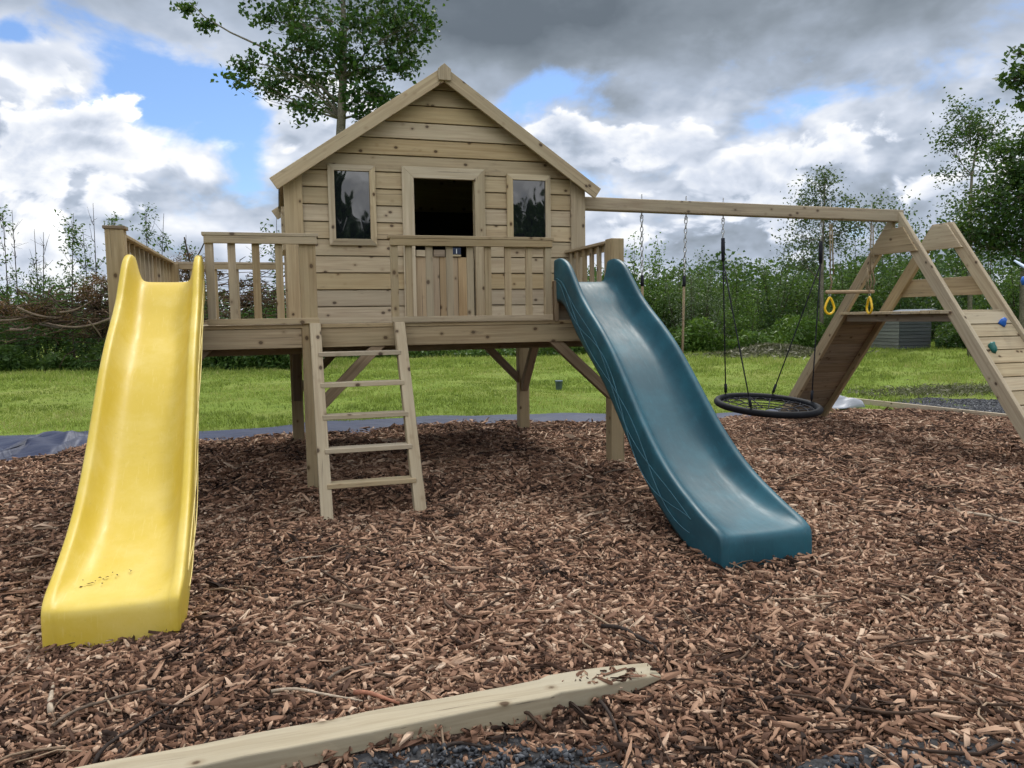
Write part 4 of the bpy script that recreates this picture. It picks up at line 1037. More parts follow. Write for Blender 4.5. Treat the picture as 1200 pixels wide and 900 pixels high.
def pt(x, y, d, z=None):
    p = at(x, y, d); return p
def gz(p): return np.array([p[0], p[1], float(G(p[0], p[1]))-.05])

# --- the tall tree behind the playhouse
D = 28.; KT = D/15; tb_ = gz(at(398, 380, D))
trunk = [tb_, at(397, 200, D), at(400, 140, D), at(402, 90, D), at(403, 40, D), at(402, 0, D), at(404, -60, D), at(402, -130, D)]
ms = []
for (x, y, dd, rx, rz_, k) in [(300, 92, 0, .55, .30, 13), (345, 112, .5, .45, .28, 12), (290, 72, -.3, .30, .18, 7), (345, 58, -.5, .55, .38, 20), (320, 15, 0, .60, .32, 20), (362, 20, .6, .5, .45, 22), (375, 85, .3, .5, .34, 18), (360, 128, -.4, .3, .2, 8), (405, 45, -.8, .6, .5, 26), (440, 20, .2, .7, .5, 34), (482, 28, -.2, .55, .42, 30), (470, 62, .4, .5, .25, 15), (440, 78, -.3, .45, .3, 15), (478, 82, 0, .25, .13, 6), (455, 118, .2, .4, .2, 12), (425, 138, 0, .28, .16, 8), (390, 118, .6, .35, .25, 10), (300, -40, 0, .7, .5, 22), (370, -60, .2, .9, .6, 26), (450, -50, -.3, .9, .6, 28), (500, -20, .3, .45, .35, 12), (400, -130, 0, 1.0, .7, 26), (440, 108, -.3, .45, .26, 13), (420, 85, .4, .4, .3, 14), (385, 60, -.5, .4, .35, 14), (330, 85, .3, .4, .25, 12), (415, 118, -.5, .3, .2, 9)]:
    ms.append((at(x, y, D+dd*KT), (rx*KT, rx*KT, rz_*KT), k))
lb0 = at(394, 118, D); lb = [lb0, at(372, 98, D-.1), at(340, 72, D-.2), at(305, 54, D-.3), at(270, 38, D-.3), at(240, 20, D-.3), at(222, 2, D-.3)]
ms += [(at(219, 10, D-.3), (.13*KT, .13*KT, .08*KT), 6, 1), (at(239, 27, D-.3), (.13*KT, .13*KT, .07*KT), 6, 1)]
tree('tall_tree', 'tall broadleaf tree with a slim pale trunk rising behind the playhouse', 'tree', tb_, trunk, .215, ms, MAT['leaf_tree'], MAT['bark'], .185, 5, per=24, spread=.20, twig_r=.012,
     limb_w=.26, limb_sag=.05, extra=[(lb, [.055, .048, .041, .036, .029, .021, .013])], aspect=.7)

# --- hedge shrubs: four kinds of bush, each copied with its foliage and stems
def bush(name, seed, h, w, leaf, bark, leafsize, per=30, n=95, spire=0):
    rs = np.random.default_rng(seed); root = thing(name, '', 'shrub', (0, 0, 0)); sb = MB(); P = []; tn = []
    lobes = [((rs.uniform(-.32, .32)*w, rs.uniform(-.3, .3)*w, h*rs.uniform(.28, .70)), (w*rs.uniform(.22, .36), w*rs.uniform(.22, .34), h*rs.uniform(.16, .28))) for _ in range(8)]
    lobes += [((rs.uniform(-.4, .4)*w, rs.uniform(-.35, .35)*w, h*.18), (w*.3, w*.3, h*.2)) for _ in range(4)]
    for c, r in lobes:
        cl, pts, t = clump_points(rs, c, r, n//12+1, per, .085*w, .8, .3); P.append(pts); tn.append(t+.10*(pts[:, 2]/h-.5))
        sb.tube(curve_pts((c[0]*.25, c[1]*.25, -.1), c, rs), [.035, .03, .025, .018, .012], 5, .5)
    for s in range(spire):
        x, y = rs.uniform(-.4, .4, 2)*w; top = np.array([x+rs.normal(0, .12), y+rs.normal(0, .12), h*rs.uniform(.95, 1.28)]); a = np.array([x*.6, y*.6, h*.3])
        st = curve_pts(a, top, rs, 6, .04); sb.tube(st, [.02, .018, .015, .012, .009, .005], 5, .5)
        for q in np.linspace(.45, 1, 9):
            c = a+(top-a)*q; pts = c+rs.normal(0, 1, (14, 3))*np.array([.16, .16, .10])*w*.35; P.append(pts); tn.append(np.clip(rs.normal(.55, .2, 14), 0, 1))
    sb.build('stems', bark, root); P = np.concatenate(P); P[:, 2] = np.maximum(P[:, 2], .03)
    link('foliage', leaf_mesh('foliage', P, leafsize, rs, np.clip(np.concatenate(tn), 0, 1), .2), leaf, root); return root
protos = {'mid': bush('hedge_shrub', 21, 3.4, 3.6, MAT['leaf_mid'], MAT['darkbark'], .125, 50, spire=7), 'dark': bush('hedge_shrub', 22, 3.6, 3.8, MAT['leaf_dark'], MAT['darkbark'], .125, 50, spire=5),
          'bright': bush('hedge_shrub', 23, 3.2, 3.4, MAT['leaf_bright'], MAT['darkbark'], .125, 50, spire=6), 'grey': bush('willow_shrub', 24, 3.5, 3.2, MAT['leaf_grey'], MAT['darkbark'], .10, 36, 80, 9)}
used = set()
def place_bush(kind, px_, depth, top_px, label, wscale=1., group='shrubs of the hedge behind the lawn', rot=None):
    p0 = protos[kind]; d = ray(px_, 372); P = CAM+d*depth; zt_ = at(px_, top_px, depth)[2]; g = float(G(P[0], P[1]))
    H = {'mid': 3.4, 'dark': 3.6, 'bright': 3.2, 'grey': 3.5}[kind]*1.17; s = (zt_-g)/H
    if kind not in used: r = p0; used.add(kind); kids = list(p0.children)
    else:
        r = p0.copy(); COL.objects.link(r)
        for ch in list(p0.children): c = ch.copy(); COL.objects.link(c); c.parent = r
    r.location = (P[0], P[1], g-.03); r.rotation_euler = (0, 0, random.uniform(0, 6.28) if rot is None else rot); r.scale = (s*wscale, s*wscale, s)
    prop(r, label, 'shrub', group); return r
HL = [
 ('bright', 742, 30, 288, 'light green hedge shrub just right of the right deck rail'),
 ('mid', 772, 29, 305, 'mid green shrub seen between the two swing chains'),
 ('dark', 800, 32, 303, 'dark shrub behind the plank swing ropes'),
 ('mid', 838, 30, 300, 'mid green shrub behind the left rope of the nest swing'),
 ('grey', 815, 27.5, 322, 'greyish shrub low in front of the hedge right of the blue slide'),
 ('dark', 890, 31, 300, 'broad dark green shrub behind the nest swing'),
 ('bright', 868, 28, 340, 'low light green shrub between the nest swing ropes'),
 ('mid', 925, 32, 298, 'leafy green shrub left of the trapeze'),
 ('dark', 985, 33, 275, 'tall dark shrub behind the trapeze'),
 ('dark', 1040, 34, 252, 'dense dark green shrub behind the first A frame'),
 ('mid', 1010, 32, 300, 'green shrub behind the yellow hand rings'),
 ('dark', 1092, 34, 262, 'dark shrub behind the guard plank'),
 ('dark', 1158, 30, 250, 'dark shrub above the climbing wall'),
 ('mid', 1200, 25, 288, 'shrub at the right edge above the blue climbing hold'),
 ('dark', 1250, 24, 255, 'dark shrub just past the right edge'),
  ('dark', 1112, 31, 318, 'low dark shrub to the right of the wooden hut'),
 ('mid', 960, 28, 345, 'low shrub right of the nest swing ropes'),
 ('mid', 690, 28, 300, 'mid green shrub behind the right end of the playhouse'),
 ('dark', 640, 29, 310, 'dark hedge shrub hidden behind the playhouse wall'),
 ('bright', 580, 29, 315, 'light hedge shrub hidden behind the playhouse door'),
 ('mid', 520, 29, 312, 'mid green hedge shrub hidden behind the playhouse middle'),
 ('dark', 455, 28, 318, 'dark hedge shrub hidden behind the left half of the playhouse'),
 ('mid', 395, 27, 322, 'mid green hedge shrub behind the left corner of the playhouse'),
 ('mid', 328, 26, 327, 'green shrub seen through the back rail beside the playhouse'),
 ('dark', 300, 25, 341, 'dark shrub seen between the balusters of the left rail'),
 ('dark', 262, 26, 344, 'dark shrub behind the top of the yellow slide'),
 ('dark', 215, 26, 327, 'green shrub behind the left deck corner'),
 ('mid', 165, 26, 329, 'green shrub behind the left side rail'),
 ('dark', 118, 25, 321, 'leafy shrub behind the rusty conifer branches'),
 ('dark', 80, 26, 314, 'leafy shrub behind the brush pile'),
 ('mid', 45, 25, 319, 'leafy shrub above the left end of the brush pile'),
 ('dark', 12, 23, 324, 'dark shrub at the left edge above the brush pile'),
 ('dark', -40, 23, 309, 'dark shrub just past the left edge'),
]
for kind, px_, dep, tp, lab in HL: place_bush(kind, px_, dep, tp, lab, random.uniform(.9, 1.15))

# --- trees on the right
def loose_tree(name, label, px_, D, trunk_px, masses, leaf, leafsize, seed, r0=.09, per=16, spread=.22, bark='bark', tw=.012):
    base = gz(at(px_, 372, D)); tr_ = [base]+[at(x, y, D) for x, y in trunk_px]
    ms = [(at(x, y, D+dd), (rx, rx, rzz), k) for x, y, dd, rx, rzz, k in masses]
    return tree(name, label, 'tree', base, tr_, r0, ms, leaf, MAT[bark], leafsize, seed, None, tw, per, spread)
loose_tree('birch_tree', 'slim loose crowned tree rising above the right end of the beam', 963, 27, [(963, 330), (964, 280), (966, 240), (967, 210)],
  [(965, 222, 0, .55, .5, 13), (950, 245, .3, .6, .5, 14), (983, 250, -.3, .7, .5, 16), (940, 275, 0, .55, .5, 12), (970, 285, .4, .7, .5, 15), (1000, 262, 0, .8, .45, 14), (968, 208, 0, .25, .35, 6), (940, 300, 0, .6, .5, 12), (1030, 250, 0, .9, .5, 16)], MAT['leaf_grey'], .105, 31, .08, 40, .27)
loose_tree('birch_tree', 'thin airy tree with a rounded tuft of leaves behind the second A frame', 1138, 22, [(1137, 300), (1137, 240), (1139, 205), (1143, 180), (1148, 150)],
  [(1120, 150, 0, .55, .45, 15), (1145, 142, .3, .5, .42, 15), (1165, 150, -.2, .45, .38, 12), (1112, 172, 0, .32, .35, 8), (1150, 168, 0, .45, .35, 11), (1180, 172, .3, .5, .4, 8), (1130, 200, 0, .6, .45, 8), (1160, 215, .2, .6, .5, 8), (1110, 205, 0, .25, .3, 4), (1125, 245, 0, .6, .4, 9), (1150, 250, 0, .7, .5, 11), (1120, 128, 0, .18, .22, 3)], MAT['leaf_dark'], .090, 33, .07, 36, .21, tw=.010)
loose_tree('broad_tree', 'green leafy tree at the right edge above the shrubs', 1200, 18, [(1200, 300), (1200, 220), (1202, 160)],
  [(1180, 190, .3, .6, .5, 16), (1160, 250, .5, .7, .5, 14), (1195, 230, -.3, .7, .6, 18), (1150, 285, .4, .7, .5, 16), (1120, 275, .6, .6, .4, 9), (1188, 205, 0, .5, .35, 18), (1168, 232, -.2, .45, .35, 16), (1200, 250, .2, .7, .5, 24), (1170, 272, 0, .5, .35, 16), (1205, 170, 0, .4, .4, 10), (1215, 215, 0, .6, .5, 16), (1190, 295, 0, .6, .4, 18)], MAT['leaf_dark'], .105, 35, .09, 44, .19)
# a tree standing outside the frame whose lowest bough hangs into the top right corner
D = 11.; base = gz(at(1330, 372, D))
tree('overhanging_tree', 'dark leafy bough hanging into the top right corner of the sky', 'tree', base, [base, at(1325, 250, D), at(1320, 120, D), at(1315, 0, D), at(1318, -120, D)], .16,
     [(at(1188, 92, D), (.12, .2, .24), 8), (at(1197, 62, D), (.09, .2, .10), 4), (at(1206, 110, D), (.20, .2, .28), 9), (at(1230, 80, D), (.4, .4, .4), 18), (at(1280, 40, D), (.7, .7, .5), 26), (at(1330, -40, D), (1., 1., .7), 30), (at(1390, 60, D), (.8, .8, .6), 24)], MAT['leaf_dark'], MAT['darkbark'], .10, 41, None, .008, 16, .075, aspect=.7)

# --- bare saplings on the left
def sapling(label, px_, D, top_px, seed, leafy=.3, lean=0, branches=7, px_w=14):
    rs = np.random.default_rng(seed); base = gz(at(px_, 372, D)); top = at(px_+lean, top_px, D)
    root = thing('sapling', label, 'sapling', tuple(base), 'saplings beyond the brush pile'); tb = MB(); T = curve_pts(base, top, rs, 9, .03); T = [t+np.array([0, 0, 0]) for t in T]
    tb.tube(T, [.034*(1-.8*i/8) for i in range(9)], 5, .5); P = []
    for k in range(branches):
        t = rs.uniform(.4, .95); a = T[0]+(T[-1]-T[0])*t; L = (1-t*.75)*px_w/FPX*D*rs.uniform(.6, 1.3); az = rs.uniform(0, 6.28); b = a+np.array([math.cos(az)*L*.6, math.sin(az)*L*.6, L*rs.uniform(.7, 1.5)])
        br = curve_pts(a, b, rs, 5, .08); tb.tube(br, [.012, .011, .009, .007, .004], 4, .5)
        for q in range(3):
            s = br[rs.integers(1, 4)]; e = s+rs.normal(0, 1, 3)*.18+np.array([0, 0, .22]); tb.tube([s, (s+e)/2+rs.normal(0, .02, 3), e], [.007, .006, .003], 4, .5)
            if rs.uniform() < leafy: P.append(e+rs.normal(0, .10, (12, 3)))
        if rs.uniform() < leafy: P.append(b+rs.normal(0, .12, (16, 3)))
    tb.build('trunk', MAT['darkbark'], root)
    if P:
        P = np.concatenate(P); link('crown', leaf_mesh('crown', P, .11, rs, np.clip(rs.normal(.4, .2, len(P)), 0, 1), .3), MAT['leaf_mid'], root)
for a in [('sapling with a few leaves at the far left edge', 6, 24, 248, 1, .5, -3), ('bare leaning sapling above the left end of the brush pile', 22, 25, 246, 2, .05, -8), ('bare forked sapling second from the left edge', 36, 25, 268, 3, .1, 4), ('thin bare sapling above the middle of the brush pile', 50, 25, 272, 4, .05, 1),
          ('leafy topped sapling left of the tall bare one', 84, 24, 250, 5, .95, 2), ('slender sapling with scattered leaves beside the leafy topped one', 97, 25, 268, 6, .7, 0), ('tall bare sapling just left of the left deck post', 113, 24, 238, 7, .08, -4), ('sapling rising right above the left deck post', 133, 25, 250, 8, .7, 1),
          ('leafy sapling seen above the left side rail', 172, 24, 252, 9, .85, 0), ('bare sapling behind the left side rail', 186, 25, 250, 10, .2, 6), ('small sapling left of the front left rail post', 214, 24, 275, 11, .4, 4), ('sapling with leaves beside the left wall of the playhouse', 322, 24, 252, 12, .9, 2), ('bare sapling seen above the back rail', 300, 25, 285, 13, .3, 0)]:
    sapling(*a)

# --- brush pile: logs, branches, rusty conifer and weeds
bp = ground_hit(70, 424)
DB = 20.
def log(label, p0, p1, r, mat, dd=0., bend=.1, seed=0):
    rs = np.random.default_rng(seed+100); r *= .62; a = at(*p0, DB+dd); b = at(*p1, DB+dd*.6+.2); pts = curve_pts(a, b, rs, 8, bend*.5)
    o = MB().tube(pts, [r*(1-.4*i/7) for i in range(8)], 7, .5).build('branch', mat, None, tuple(a)); prop(o, label, 'branch', 'branches of the brush pile')
log('long pale straight branch lying along the brush pile', (140, 369), (52, 378), .06, MAT['deadwood'], -.5, .04, 1)
log('pale curved branch at the left end of the brush pile', (-4, 376), (42, 368), .055, MAT['deadwood'], -.5, .2, 2)
log('grey branch sloping down across the brush pile', (20, 360), (66, 372), .05, MAT['deadwood'], -.4, .08, 3)
log('thin grey branch sticking out of the brush pile top', (60, 350), (76, 352), .04, MAT['deadwood'], -.3, .2, 4)
log('short pale log lying in the weeds below the brush pile', (12, 386), (36, 384), .075, MAT['deadwood'], -.6, .03, 5)
log('dark branch beneath the long pale branch', (46, 380), (128, 376), .05, MAT['darkbark'], -.3, .05, 6)
log('forked grey branch near the rusty conifer', (70, 366), (108, 352), .045, MAT['deadwood'], -.3, .15, 7)
log('branch dropping from the pile beside the yellow slide', (104, 376), (120, 398), .035, MAT['deadwood'], -.7, .1, 8)
log('thin crossing branch in the middle of the brush pile', (62, 352), (100, 374), .035, MAT['darkbark'], -.35, .1, 9)
log('upright broken branch above the back rail', (226, 318), (216, 278), .05, MAT['darkbark'], .2, .04, 10)
log('leaning broken branch touching the front left rail post', (222, 312), (243, 276), .04, MAT['darkbark'], .2, .03, 11)
rs = np.random.default_rng(77); mb = MB()
for _ in range(650):
    x = rs.uniform(-30, 330); y = rs.normal(370 if x < 140 else 352, 15); a = at(x, y, DB+rs.uniform(-.2, 1.2)); d = rs.normal(0, 1, 3)*np.array([.7, .5, .22]); 
    if a[2] < .1: a[2] = .1+rs.uniform(0, .3)
    mb.tube([a, a+d*.5+rs.normal(0, .05, 3), a+d], [.016, .012, .006], 4, float(rs.uniform(0, .75)**1.3))
prop(mb.build('brushwood', MAT['twig']), 'tangle of cut brown twigs heaped under the larger branches', 'brushwood', None, 'stuff')
def rust(label, px_, py_, rx, rzz, k, seed):
    rs = np.random.default_rng(seed); c = at(px_, py_, DB+.5); cl, P, tn = clump_points(rs, c, (rx, .5, rzz), k, 70, .10, .7, .2)
    root = thing('dead_conifer', label, 'dead conifer', tuple(c), 'rusty conifer branches'); tb = MB()
    for q in cl: tb.tube(curve_pts(c-np.array([0, 0, rzz*.8]), q, rs, 4), [.02, .015, .01, .005], 4, .5)
    tb.build('stems', MAT['darkbark'], root); link('foliage', leaf_mesh('foliage', P, .10, rs, np.clip(tn, 0, 1), .1, 1., .22), MAT['leaf_rust'], root)
rust('rusty brown dead twigs in the middle of the brush pile', 60, 368, .75, .28, 22, 5); rust('rusty dead needles low beside the yellow slide', 118, 385, .5, .3, 14, 6); rust('large rusty brown dead conifer branch beside the left deck post', 112, 345, .55, .62, 34, 1); rust('low rusty heap at the left end of the brush pile', 12, 362, .7, .16, 14, 2); rust('rusty dead foliage behind the left deck corner', 228, 318, .55, .5, 20, 3); rust('rusty dead foliage seen through the balusters of the left rail', 285, 345, .7, .4, 18, 4)
def stuff_leaves(name, label, cat, gen, mat, size, seed, up=.3, aspect=.35):
    rs = np.random.default_rng(seed); P = gen(rs); o = link(name, leaf_mesh(name, P, size, rs, np.clip(rs.normal(.42, .2, len(P)), 0, 1), up, 1., aspect), mat); prop(o, label, cat, None, 'stuff')
def weeds_gen(px0, px1, dep0, dep1, h, n):
    def g(rs):
        x = rs.uniform(px0, px1, n); D_ = rs.uniform(dep0, dep1, n); P = np.array([CAM+ray(a, 372)*b for a, b in zip(x, D_)])
        hh_ = h*(.55+.45*np.sin(x*.07+D_)*np.sin(x*.031+1)); P[:, 2] = G(P[:, 0], P[:, 1])+rs.uniform(0, 1, n)**1.3*hh_; return P
    return g
stuff_leaves('weeds', 'tall green weeds growing along the foot of the brush pile', 'weeds', weeds_gen(-40, 345, DB-.1, DB+1.4, .72, 26000), MAT['leaf_mid'], .16, 5)
stuff_leaves('weeds', 'long grass and nettles at the foot of the hedge behind the swings', 'weeds', weeds_gen(720, 1000, 25.5, 28.5, 1.2, 24000), MAT['leaf_bright'], .18, 6)
stuff_leaves('weeds', 'dark undergrowth along the hedge foot behind the playhouse', 'weeds', weeds_gen(340, 740, 25.5, 28, .6, 14000), MAT['leaf_mid'], .17, 7)
stuff_leaves('weeds', 'dark undergrowth beside and behind the wooden hut', 'weeds', weeds_gen(1098, 1280, 25.5, 28, .9, 14000), MAT['leaf_dark'], .16, 8)
hp = ground_hit(905, 415); hd = float((hp-CAM)@CF)
def heap_gen(rs):
    n = 5200; x = rs.normal(0, 1.15, n); y = rs.normal(0, .7, n); P = np.stack([hp[0]+x+y*.3, hp[1]+y, hp[2]+np.exp(-(x/1.5)**2-(y/.9)**2)*.34*rs.uniform(.2, 1, n)], -1); return P
stuff_leaves('clippings_heap', 'low heap of faded hedge clippings on the lawn behind the nest swing', 'clippings', heap_gen, MAT['clip'], .22, 9, .3, .2)
dp_ = ground_hit(1112, 459)
stuff_leaves('dead_grass', 'brown patch of dead grass between the lawn and the gravel', 'dead grass', lambda rs: np.stack([dp_[0]+rs.normal(0, .85, 2600), dp_[1]+rs.normal(0, .32, 2600), dp_[2]+rs.uniform(0, .07, 2600)], -1), MAT['clip'], .10, 15, .2, .15)
# far wood line closing the horizon
def far_gen(rs):
    out_ = []
    for k in range(150):
        a = math.radians(rs.uniform(-48, 85)); R_ = rs.uniform(46, 64); h = rs.uniform(2.6, 5.4)*(.72 if a < .1 else 1.); w_ = rs.uniform(1.4, 3.2); n = 900
        d = rs.normal(0, 1, (n, 3)); d /= np.linalg.norm(d, axis=1)[:, None]; d *= rs.uniform(.4, 1, n)[:, None]**.5*rs.uniform(.75, 1.2, n)[:, None]
        P = np.array([CAM[0]+R_*math.sin(a), CAM[1]+R_*math.cos(a), h*.5])+d*np.array([w_, w_, h*.52]); P[:, 2] = np.maximum(P[:, 2], .05); out_.append(P)
    return np.concatenate(out_)
stuff_leaves('far_wood', 'dark line of far trees closing the field behind the hedge', 'wood', far_gen, MAT['leaf_dark'], .30, 12, .2, .7)
def rear_gen(rs):
    n = 30000; a = np.radians(rs.uniform(140, 255, n)); R_ = rs.uniform(17, 21, n); x = CAM[0]+R_*np.sin(a); y = CAM[1]+R_*np.cos(a)
    h = 4.9+1.1*np.sin(a*11)+1.0*np.sin(a*27+1)+.9*np.sin(a*63); return np.stack([x, y, rs.uniform(0, 1, n)**.8*h], -1)
stuff_leaves('far_wood', 'dark belt of trees behind the viewer mirrored in the playhouse windows', 'wood', rear_gen, MAT['leaf_dark'], .5, 13, .2, .7)
# pale blue pole at the right edge
pa = at(1189, 305.5, 9.3); pb = at(1216, 322, 9.0)
pr = thing('blue_pole', 'pale blue pole tip with a bright blue fitting at the right edge', 'pole', tuple(pb))
MB().tube([pa, pb, at(1240, 337, 8.8)], [.012, .03, .034], 10, .5).build('shaft', MAT['paleblue'], pr)
fb = at(1201, 329, 9.0); MB().tube([fb+np.array([0, 0, -.05]), fb, fb+np.array([0, 0, .05])], [.03, .045, .03], 10, .5).build('fitting', MAT['hold_blue'], pr)
gp = at(1240, 337, 8.8); MB().tube([np.array([gp[0], gp[1], float(G(gp[0], gp[1]))-.1]), gp+np.array([0, 0, .05])], .03, 10, .5).build('stand', MAT['paleblue'], pr)
# trees behind the photographer: the panes mirror them
for k, (x, y, s) in enumerate([(-4.5, -17, 1.), (4.5, -19, 1.1), (10, -18, 1.)]):
    b = np.array([x, y, -.05]); rs = np.random.default_rng(60+k)
    ms = [(b+np.array([rs.uniform(-2., 2.), rs.uniform(-1.5, 1.5), rs.uniform(2.2, 8.2)])*s, (rs.uniform(.6, 1.1),)*2+(rs.uniform(.4, .8),), 10) for _ in range(11)]
    tree('mirrored_tree', ['dark tree mirrored in the left playhouse window', 'dark tree mirrored in the right playhouse window', 'dark tree behind the viewer on the right'][k], 'tree', b, [b, b+np.array([.1, 0, 3])*s, b+np.array([-.1, .1, 6])*s, b+np.array([0, 0, 9])*s], .16, ms, MAT['leaf_dark'], MAT['darkbark'], .3, 70+k, None, .02, 14, .3)

# ------------------------------------------------------------------ sky and sun
SUN_AZ, SUN_EL = 28., 56.
w = bpy.data.worlds.new('World'); scene.world = w; w.use_nodes = True; nt = w.node_tree; nt.nodes.clear(); T = NT(nt)
out = nt.nodes.new('ShaderNodeOutputWorld'); bg = nt.nodes.new('ShaderNodeBackground'); nt.links.new(bg.outputs[0], out.inputs[0]); bg.inputs[1].default_value = .1
w.cycles.sampling_method = 'MANUAL'; w.cycles.sample_map_resolution = 512
sky = T.n('ShaderNodeTexSky', sky_type='NISHITA'); sky.sun_disc = False; sky.sun_elevation = rad(SUN_EL); sky.sun_rotation = rad(SUN_AZ); sky.air_density = 1.; sky.dust_density = .6; sky.ozone_density = 2.
dirv = T.vmath('NORMALIZE', T.n('ShaderNodeTexCoord').outputs['Generated'])
sep = T.n('ShaderNodeSeparateXYZ'); T.put(sep.inputs[0], dirv); dx, dy, dz = sep.outputs
az = T.math('MULTIPLY', T.math('ARCTAN2', dx, dy), 57.2958); el = T.math('MULTIPLY', T.math('ARCSINE', dz), 57.2958)
def gauss(a0, e0, sa, se, amp):
    u = T.math('DIVIDE', T.math('SUBTRACT', az, a0), sa); v = T.math('DIVIDE', T.math('SUBTRACT', el, e0), se)
    q = T.math('ADD', T.math('MULTIPLY', u, u), T.math('MULTIPLY', v, v)); return T.math('MULTIPLY', T.math('EXPONENT', T.math('MULTIPLY', q, -1.)), amp)
def total(lst, start):
    a = start
    for g in lst: a = T.math('ADD', a, gauss(*g))
    return a
sv = T.scale(dirv, (1, 1, 1.7))
n1 = T.noise(sv, 5.0, 5, .50, .15); n2 = T.noise(T.vmath('ADD', sv, (3.1, 1.7, .6)), 9, 4, .52, .2); n3 = T.noise(T.vmath('ADD', sv, (.9, 5.2, 2.6)), 3.0, 3, .5, .1)
n2b = T.noise(T.vmath('ADD', sv, (3.1+.012, 1.7+.02, .6+.028)), 9, 4, .52, .2)
def billow(off):
    q = T.vmath('ADD', sv, off)
    a = T.noise(q, 4.6, 1, .5, .1); b = T.noise(q, 12, 3, .5, .1)
    f = lambda n: T.math('ABSOLUTE', T.math('SUBTRACT', n, .5))
    return T.math('ADD', T.math('MULTIPLY', f(a), 2.0), T.math('MULTIPLY', f(b), .9))
vb = billow((0, 0, 0)); vc = billow((.006, .008, .024))
puff = T.math('SUBTRACT', vb, .22); prel = T.math('SUBTRACT', vb, vc)
low = T.math('MULTIPLY', T.ss(el, 17.5, 12.5), T.ss(el, 0, 4))     # heaped clouds stand low, the high layer is smooth
n4 = T.noise(T.vmath('ADD', sv, (7.3, 2.2, 4.1)), 6.5, 6, .60, .35)
nz = T.math('ADD', T.math('MULTIPLY', T.math('SUBTRACT', n4, .5), 2.0), T.math('MULTIPLY', T.math('SUBTRACT', n2, .5), .45))
nz = T.math('ADD', nz, T.math('MULTIPLY', puff, .75))
cov = total([(-5.6, 15.2, 5.6, 2.3, -1.0), (-15.4, 17.2, 2.6, 1.0, -.8), (-14.3, 15.6, 3.2, 1.3, .75), (-12.0, 13.2, 2.6, .8, -.25), (-1.6, 11.0, 1.6, 2.2, -.45), (20.5, 15.4, 4.6, 2.3, -.42), (37, 13.2, 4.5, 1.6, -.16), (27, 19.5, 8, 3, .45), (48, 19.5, 8, 3, .3), (17, .5, 70, 3, .6), (60, 20, 14, 9, -.2), (-50, 30, 18, 12, -.6), (120, 35, 25, 14, -.5)], .52)
cover = T.ss(T.math('ADD', cov, nz), -.02, .42)
# brightness of the clouds: thick grey bases above, bright heaps lower down
br = total([(24, 20.5, 15, 5.2, -.64), (9, 23, 12, 5.5, -.46), (47, 18.5, 10, 6, -.34), (-11, 20.5, 9, 3.2, -.34), (30, 33, 50, 12, -.30), (-13, 8.5, 7, 1.4, -.22), (-15, 13, 5, 1.2, -.16), (42, 8, 7, 3, -.22), (28.5, 12, 5, 2.0, .14), (34, 4.5, 12, 2.5, -.14), (3, 8.5, 4, 2.4, -.22), (17.5, 13.8, 2.2, 2.2, .14), (-4, 11.6, 5, 1.3, .14), (205, 40, 70, 32, .75), (-165, 40, 50, 32, .75)], .83)  # final terms brighten the unseen sky behind the viewer to light the house front
relief = T.math('MULTIPLY', T.math('SUBTRACT', n2, n2b), T.math('ADD', .55, T.math('MULTIPLY', low, .6)))
relief = T.math('ADD', relief, T.math('MULTIPLY', T.math('MULTIPLY', prel, low), .7))
br = T.math('ADD', br, T.math('ADD', relief, T.math('ADD', T.math('MULTIPLY', T.math('SUBTRACT', n3, .5), .75), T.math('MULTIPLY', T.math('SUBTRACT', n1, .5), .40))))
br = T.math('MAXIMUM', br, T.math('MULTIPLY', low, .36))
thin = T.ss(T.math('ADD', cov, nz), .70, .22)     # ragged thin edges glow a little
br = T.math('ADD', br, T.math('MULTIPLY', thin, .08))
dens = T.math('ADD', T.math('ADD', T.math('MULTIPLY', T.math('SUBTRACT', n4, .5), 1.5), T.math('MULTIPLY', puff, .85)), total([(-9, 10.5, 11, 3.2, .30), (19, 12.5, 5, 2.6, .34), (30, 11.5, 8, 2.6, .30), (29, 6.5, 10, 2.2, .22), (44, 9, 6, 3, -.12), (-4, 5.5, 4, 2, -.18), (-14, 15.5, 3.4, 1.4, .25), (22, 20, 26, 4.2, -.6)], -.14))
heap = T.math('MULTIPLY', T.ss(dens, .0, .13), T.ss(el, 18.5, 15.5))
inner = T.ss(dens, .06, .50)
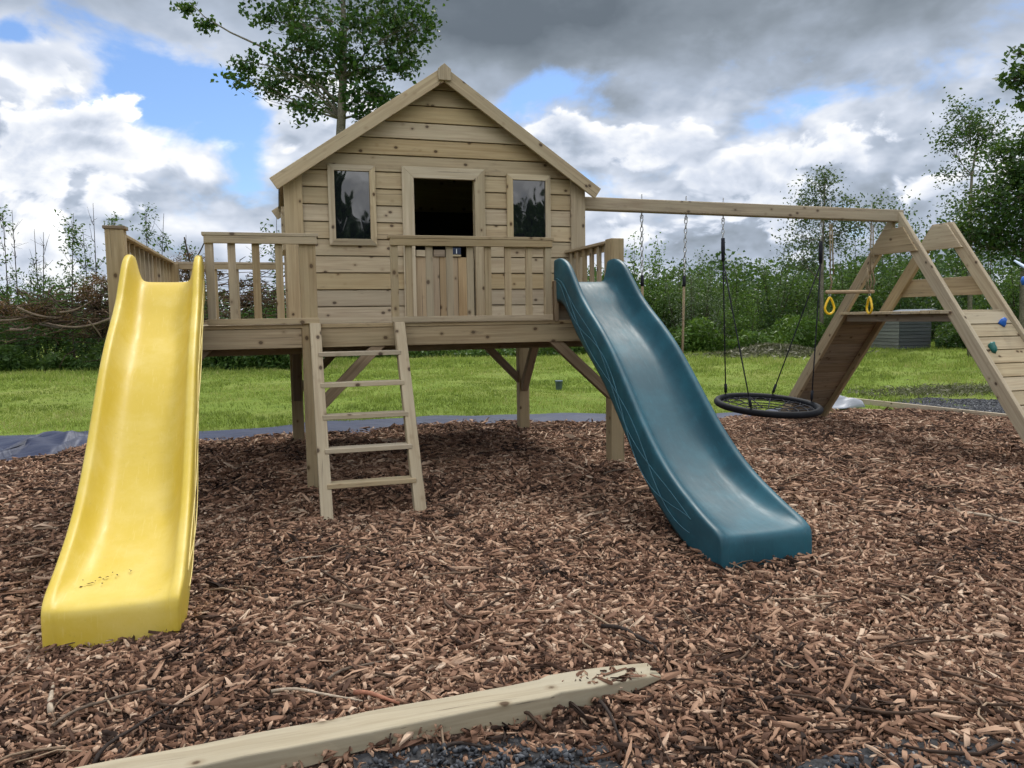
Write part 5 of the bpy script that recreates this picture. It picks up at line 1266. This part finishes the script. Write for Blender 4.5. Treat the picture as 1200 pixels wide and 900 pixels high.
hb_ = T.math('ADD', T.math('SUBTRACT', .97, T.math('MULTIPLY', inner, .34)), T.math('ADD', T.math('MULTIPLY', prel, 1.3), T.math('MULTIPLY', T.math('SUBTRACT', n3, .5), .6)))
back = T.math('SUBTRACT', br, T.math('MULTIPLY', low, .10))
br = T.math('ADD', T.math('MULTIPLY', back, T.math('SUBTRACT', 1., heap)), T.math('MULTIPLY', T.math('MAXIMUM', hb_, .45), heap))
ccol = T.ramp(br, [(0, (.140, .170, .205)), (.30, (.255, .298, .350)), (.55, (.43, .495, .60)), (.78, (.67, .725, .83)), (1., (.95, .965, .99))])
cover = T.math('MAXIMUM', cover, heap)
over = T.math('MAXIMUM', T.math('SUBTRACT', br, 1.), 0.)
boost = T.math('ADD', 1., T.math('MULTIPLY', over, 2.2))
cc = T.vmath('MULTIPLY', ccol, (10, 10, 10)); cv = T.n('ShaderNodeVectorMath', operation='SCALE'); T.put(cv.inputs[0], cc); T.put(cv.inputs[3], boost)
skyc = T.vmath('MULTIPLY', sky.outputs[0], (.95, 1.12, 1.36))
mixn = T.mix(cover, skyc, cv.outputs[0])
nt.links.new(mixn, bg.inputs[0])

sun_d = bpy.data.lights.new('sun', 'SUN'); sun_d.energy = 2.7; sun_d.angle = rad(9); sun_d.color = (1., .955, .88)
sun = bpy.data.objects.new('sun', sun_d); COL.objects.link(sun)
S = Vector((math.sin(rad(SUN_AZ))*math.cos(rad(SUN_EL)), math.cos(rad(SUN_AZ))*math.cos(rad(SUN_EL)), math.sin(rad(SUN_EL))))
sun.rotation_euler = S.to_track_quat('Z', 'Y').to_euler()

vs = scene.view_settings; vs.view_transform = 'Standard'; vs.look = 'None'; vs.gamma = 1.; vs.exposure = .10; vs.use_curve_mapping = False
scene.cycles.use_denoising = True
scene.cycles.use_adaptive_sampling = True; scene.cycles.adaptive_threshold = .03; scene.cycles.diffuse_bounces = 3; scene.cycles.glossy_bounces = 2; scene.cycles.transmission_bounces = 3
scene.cycles.max_bounces = 5; scene.cycles.transparent_max_bounces = 6
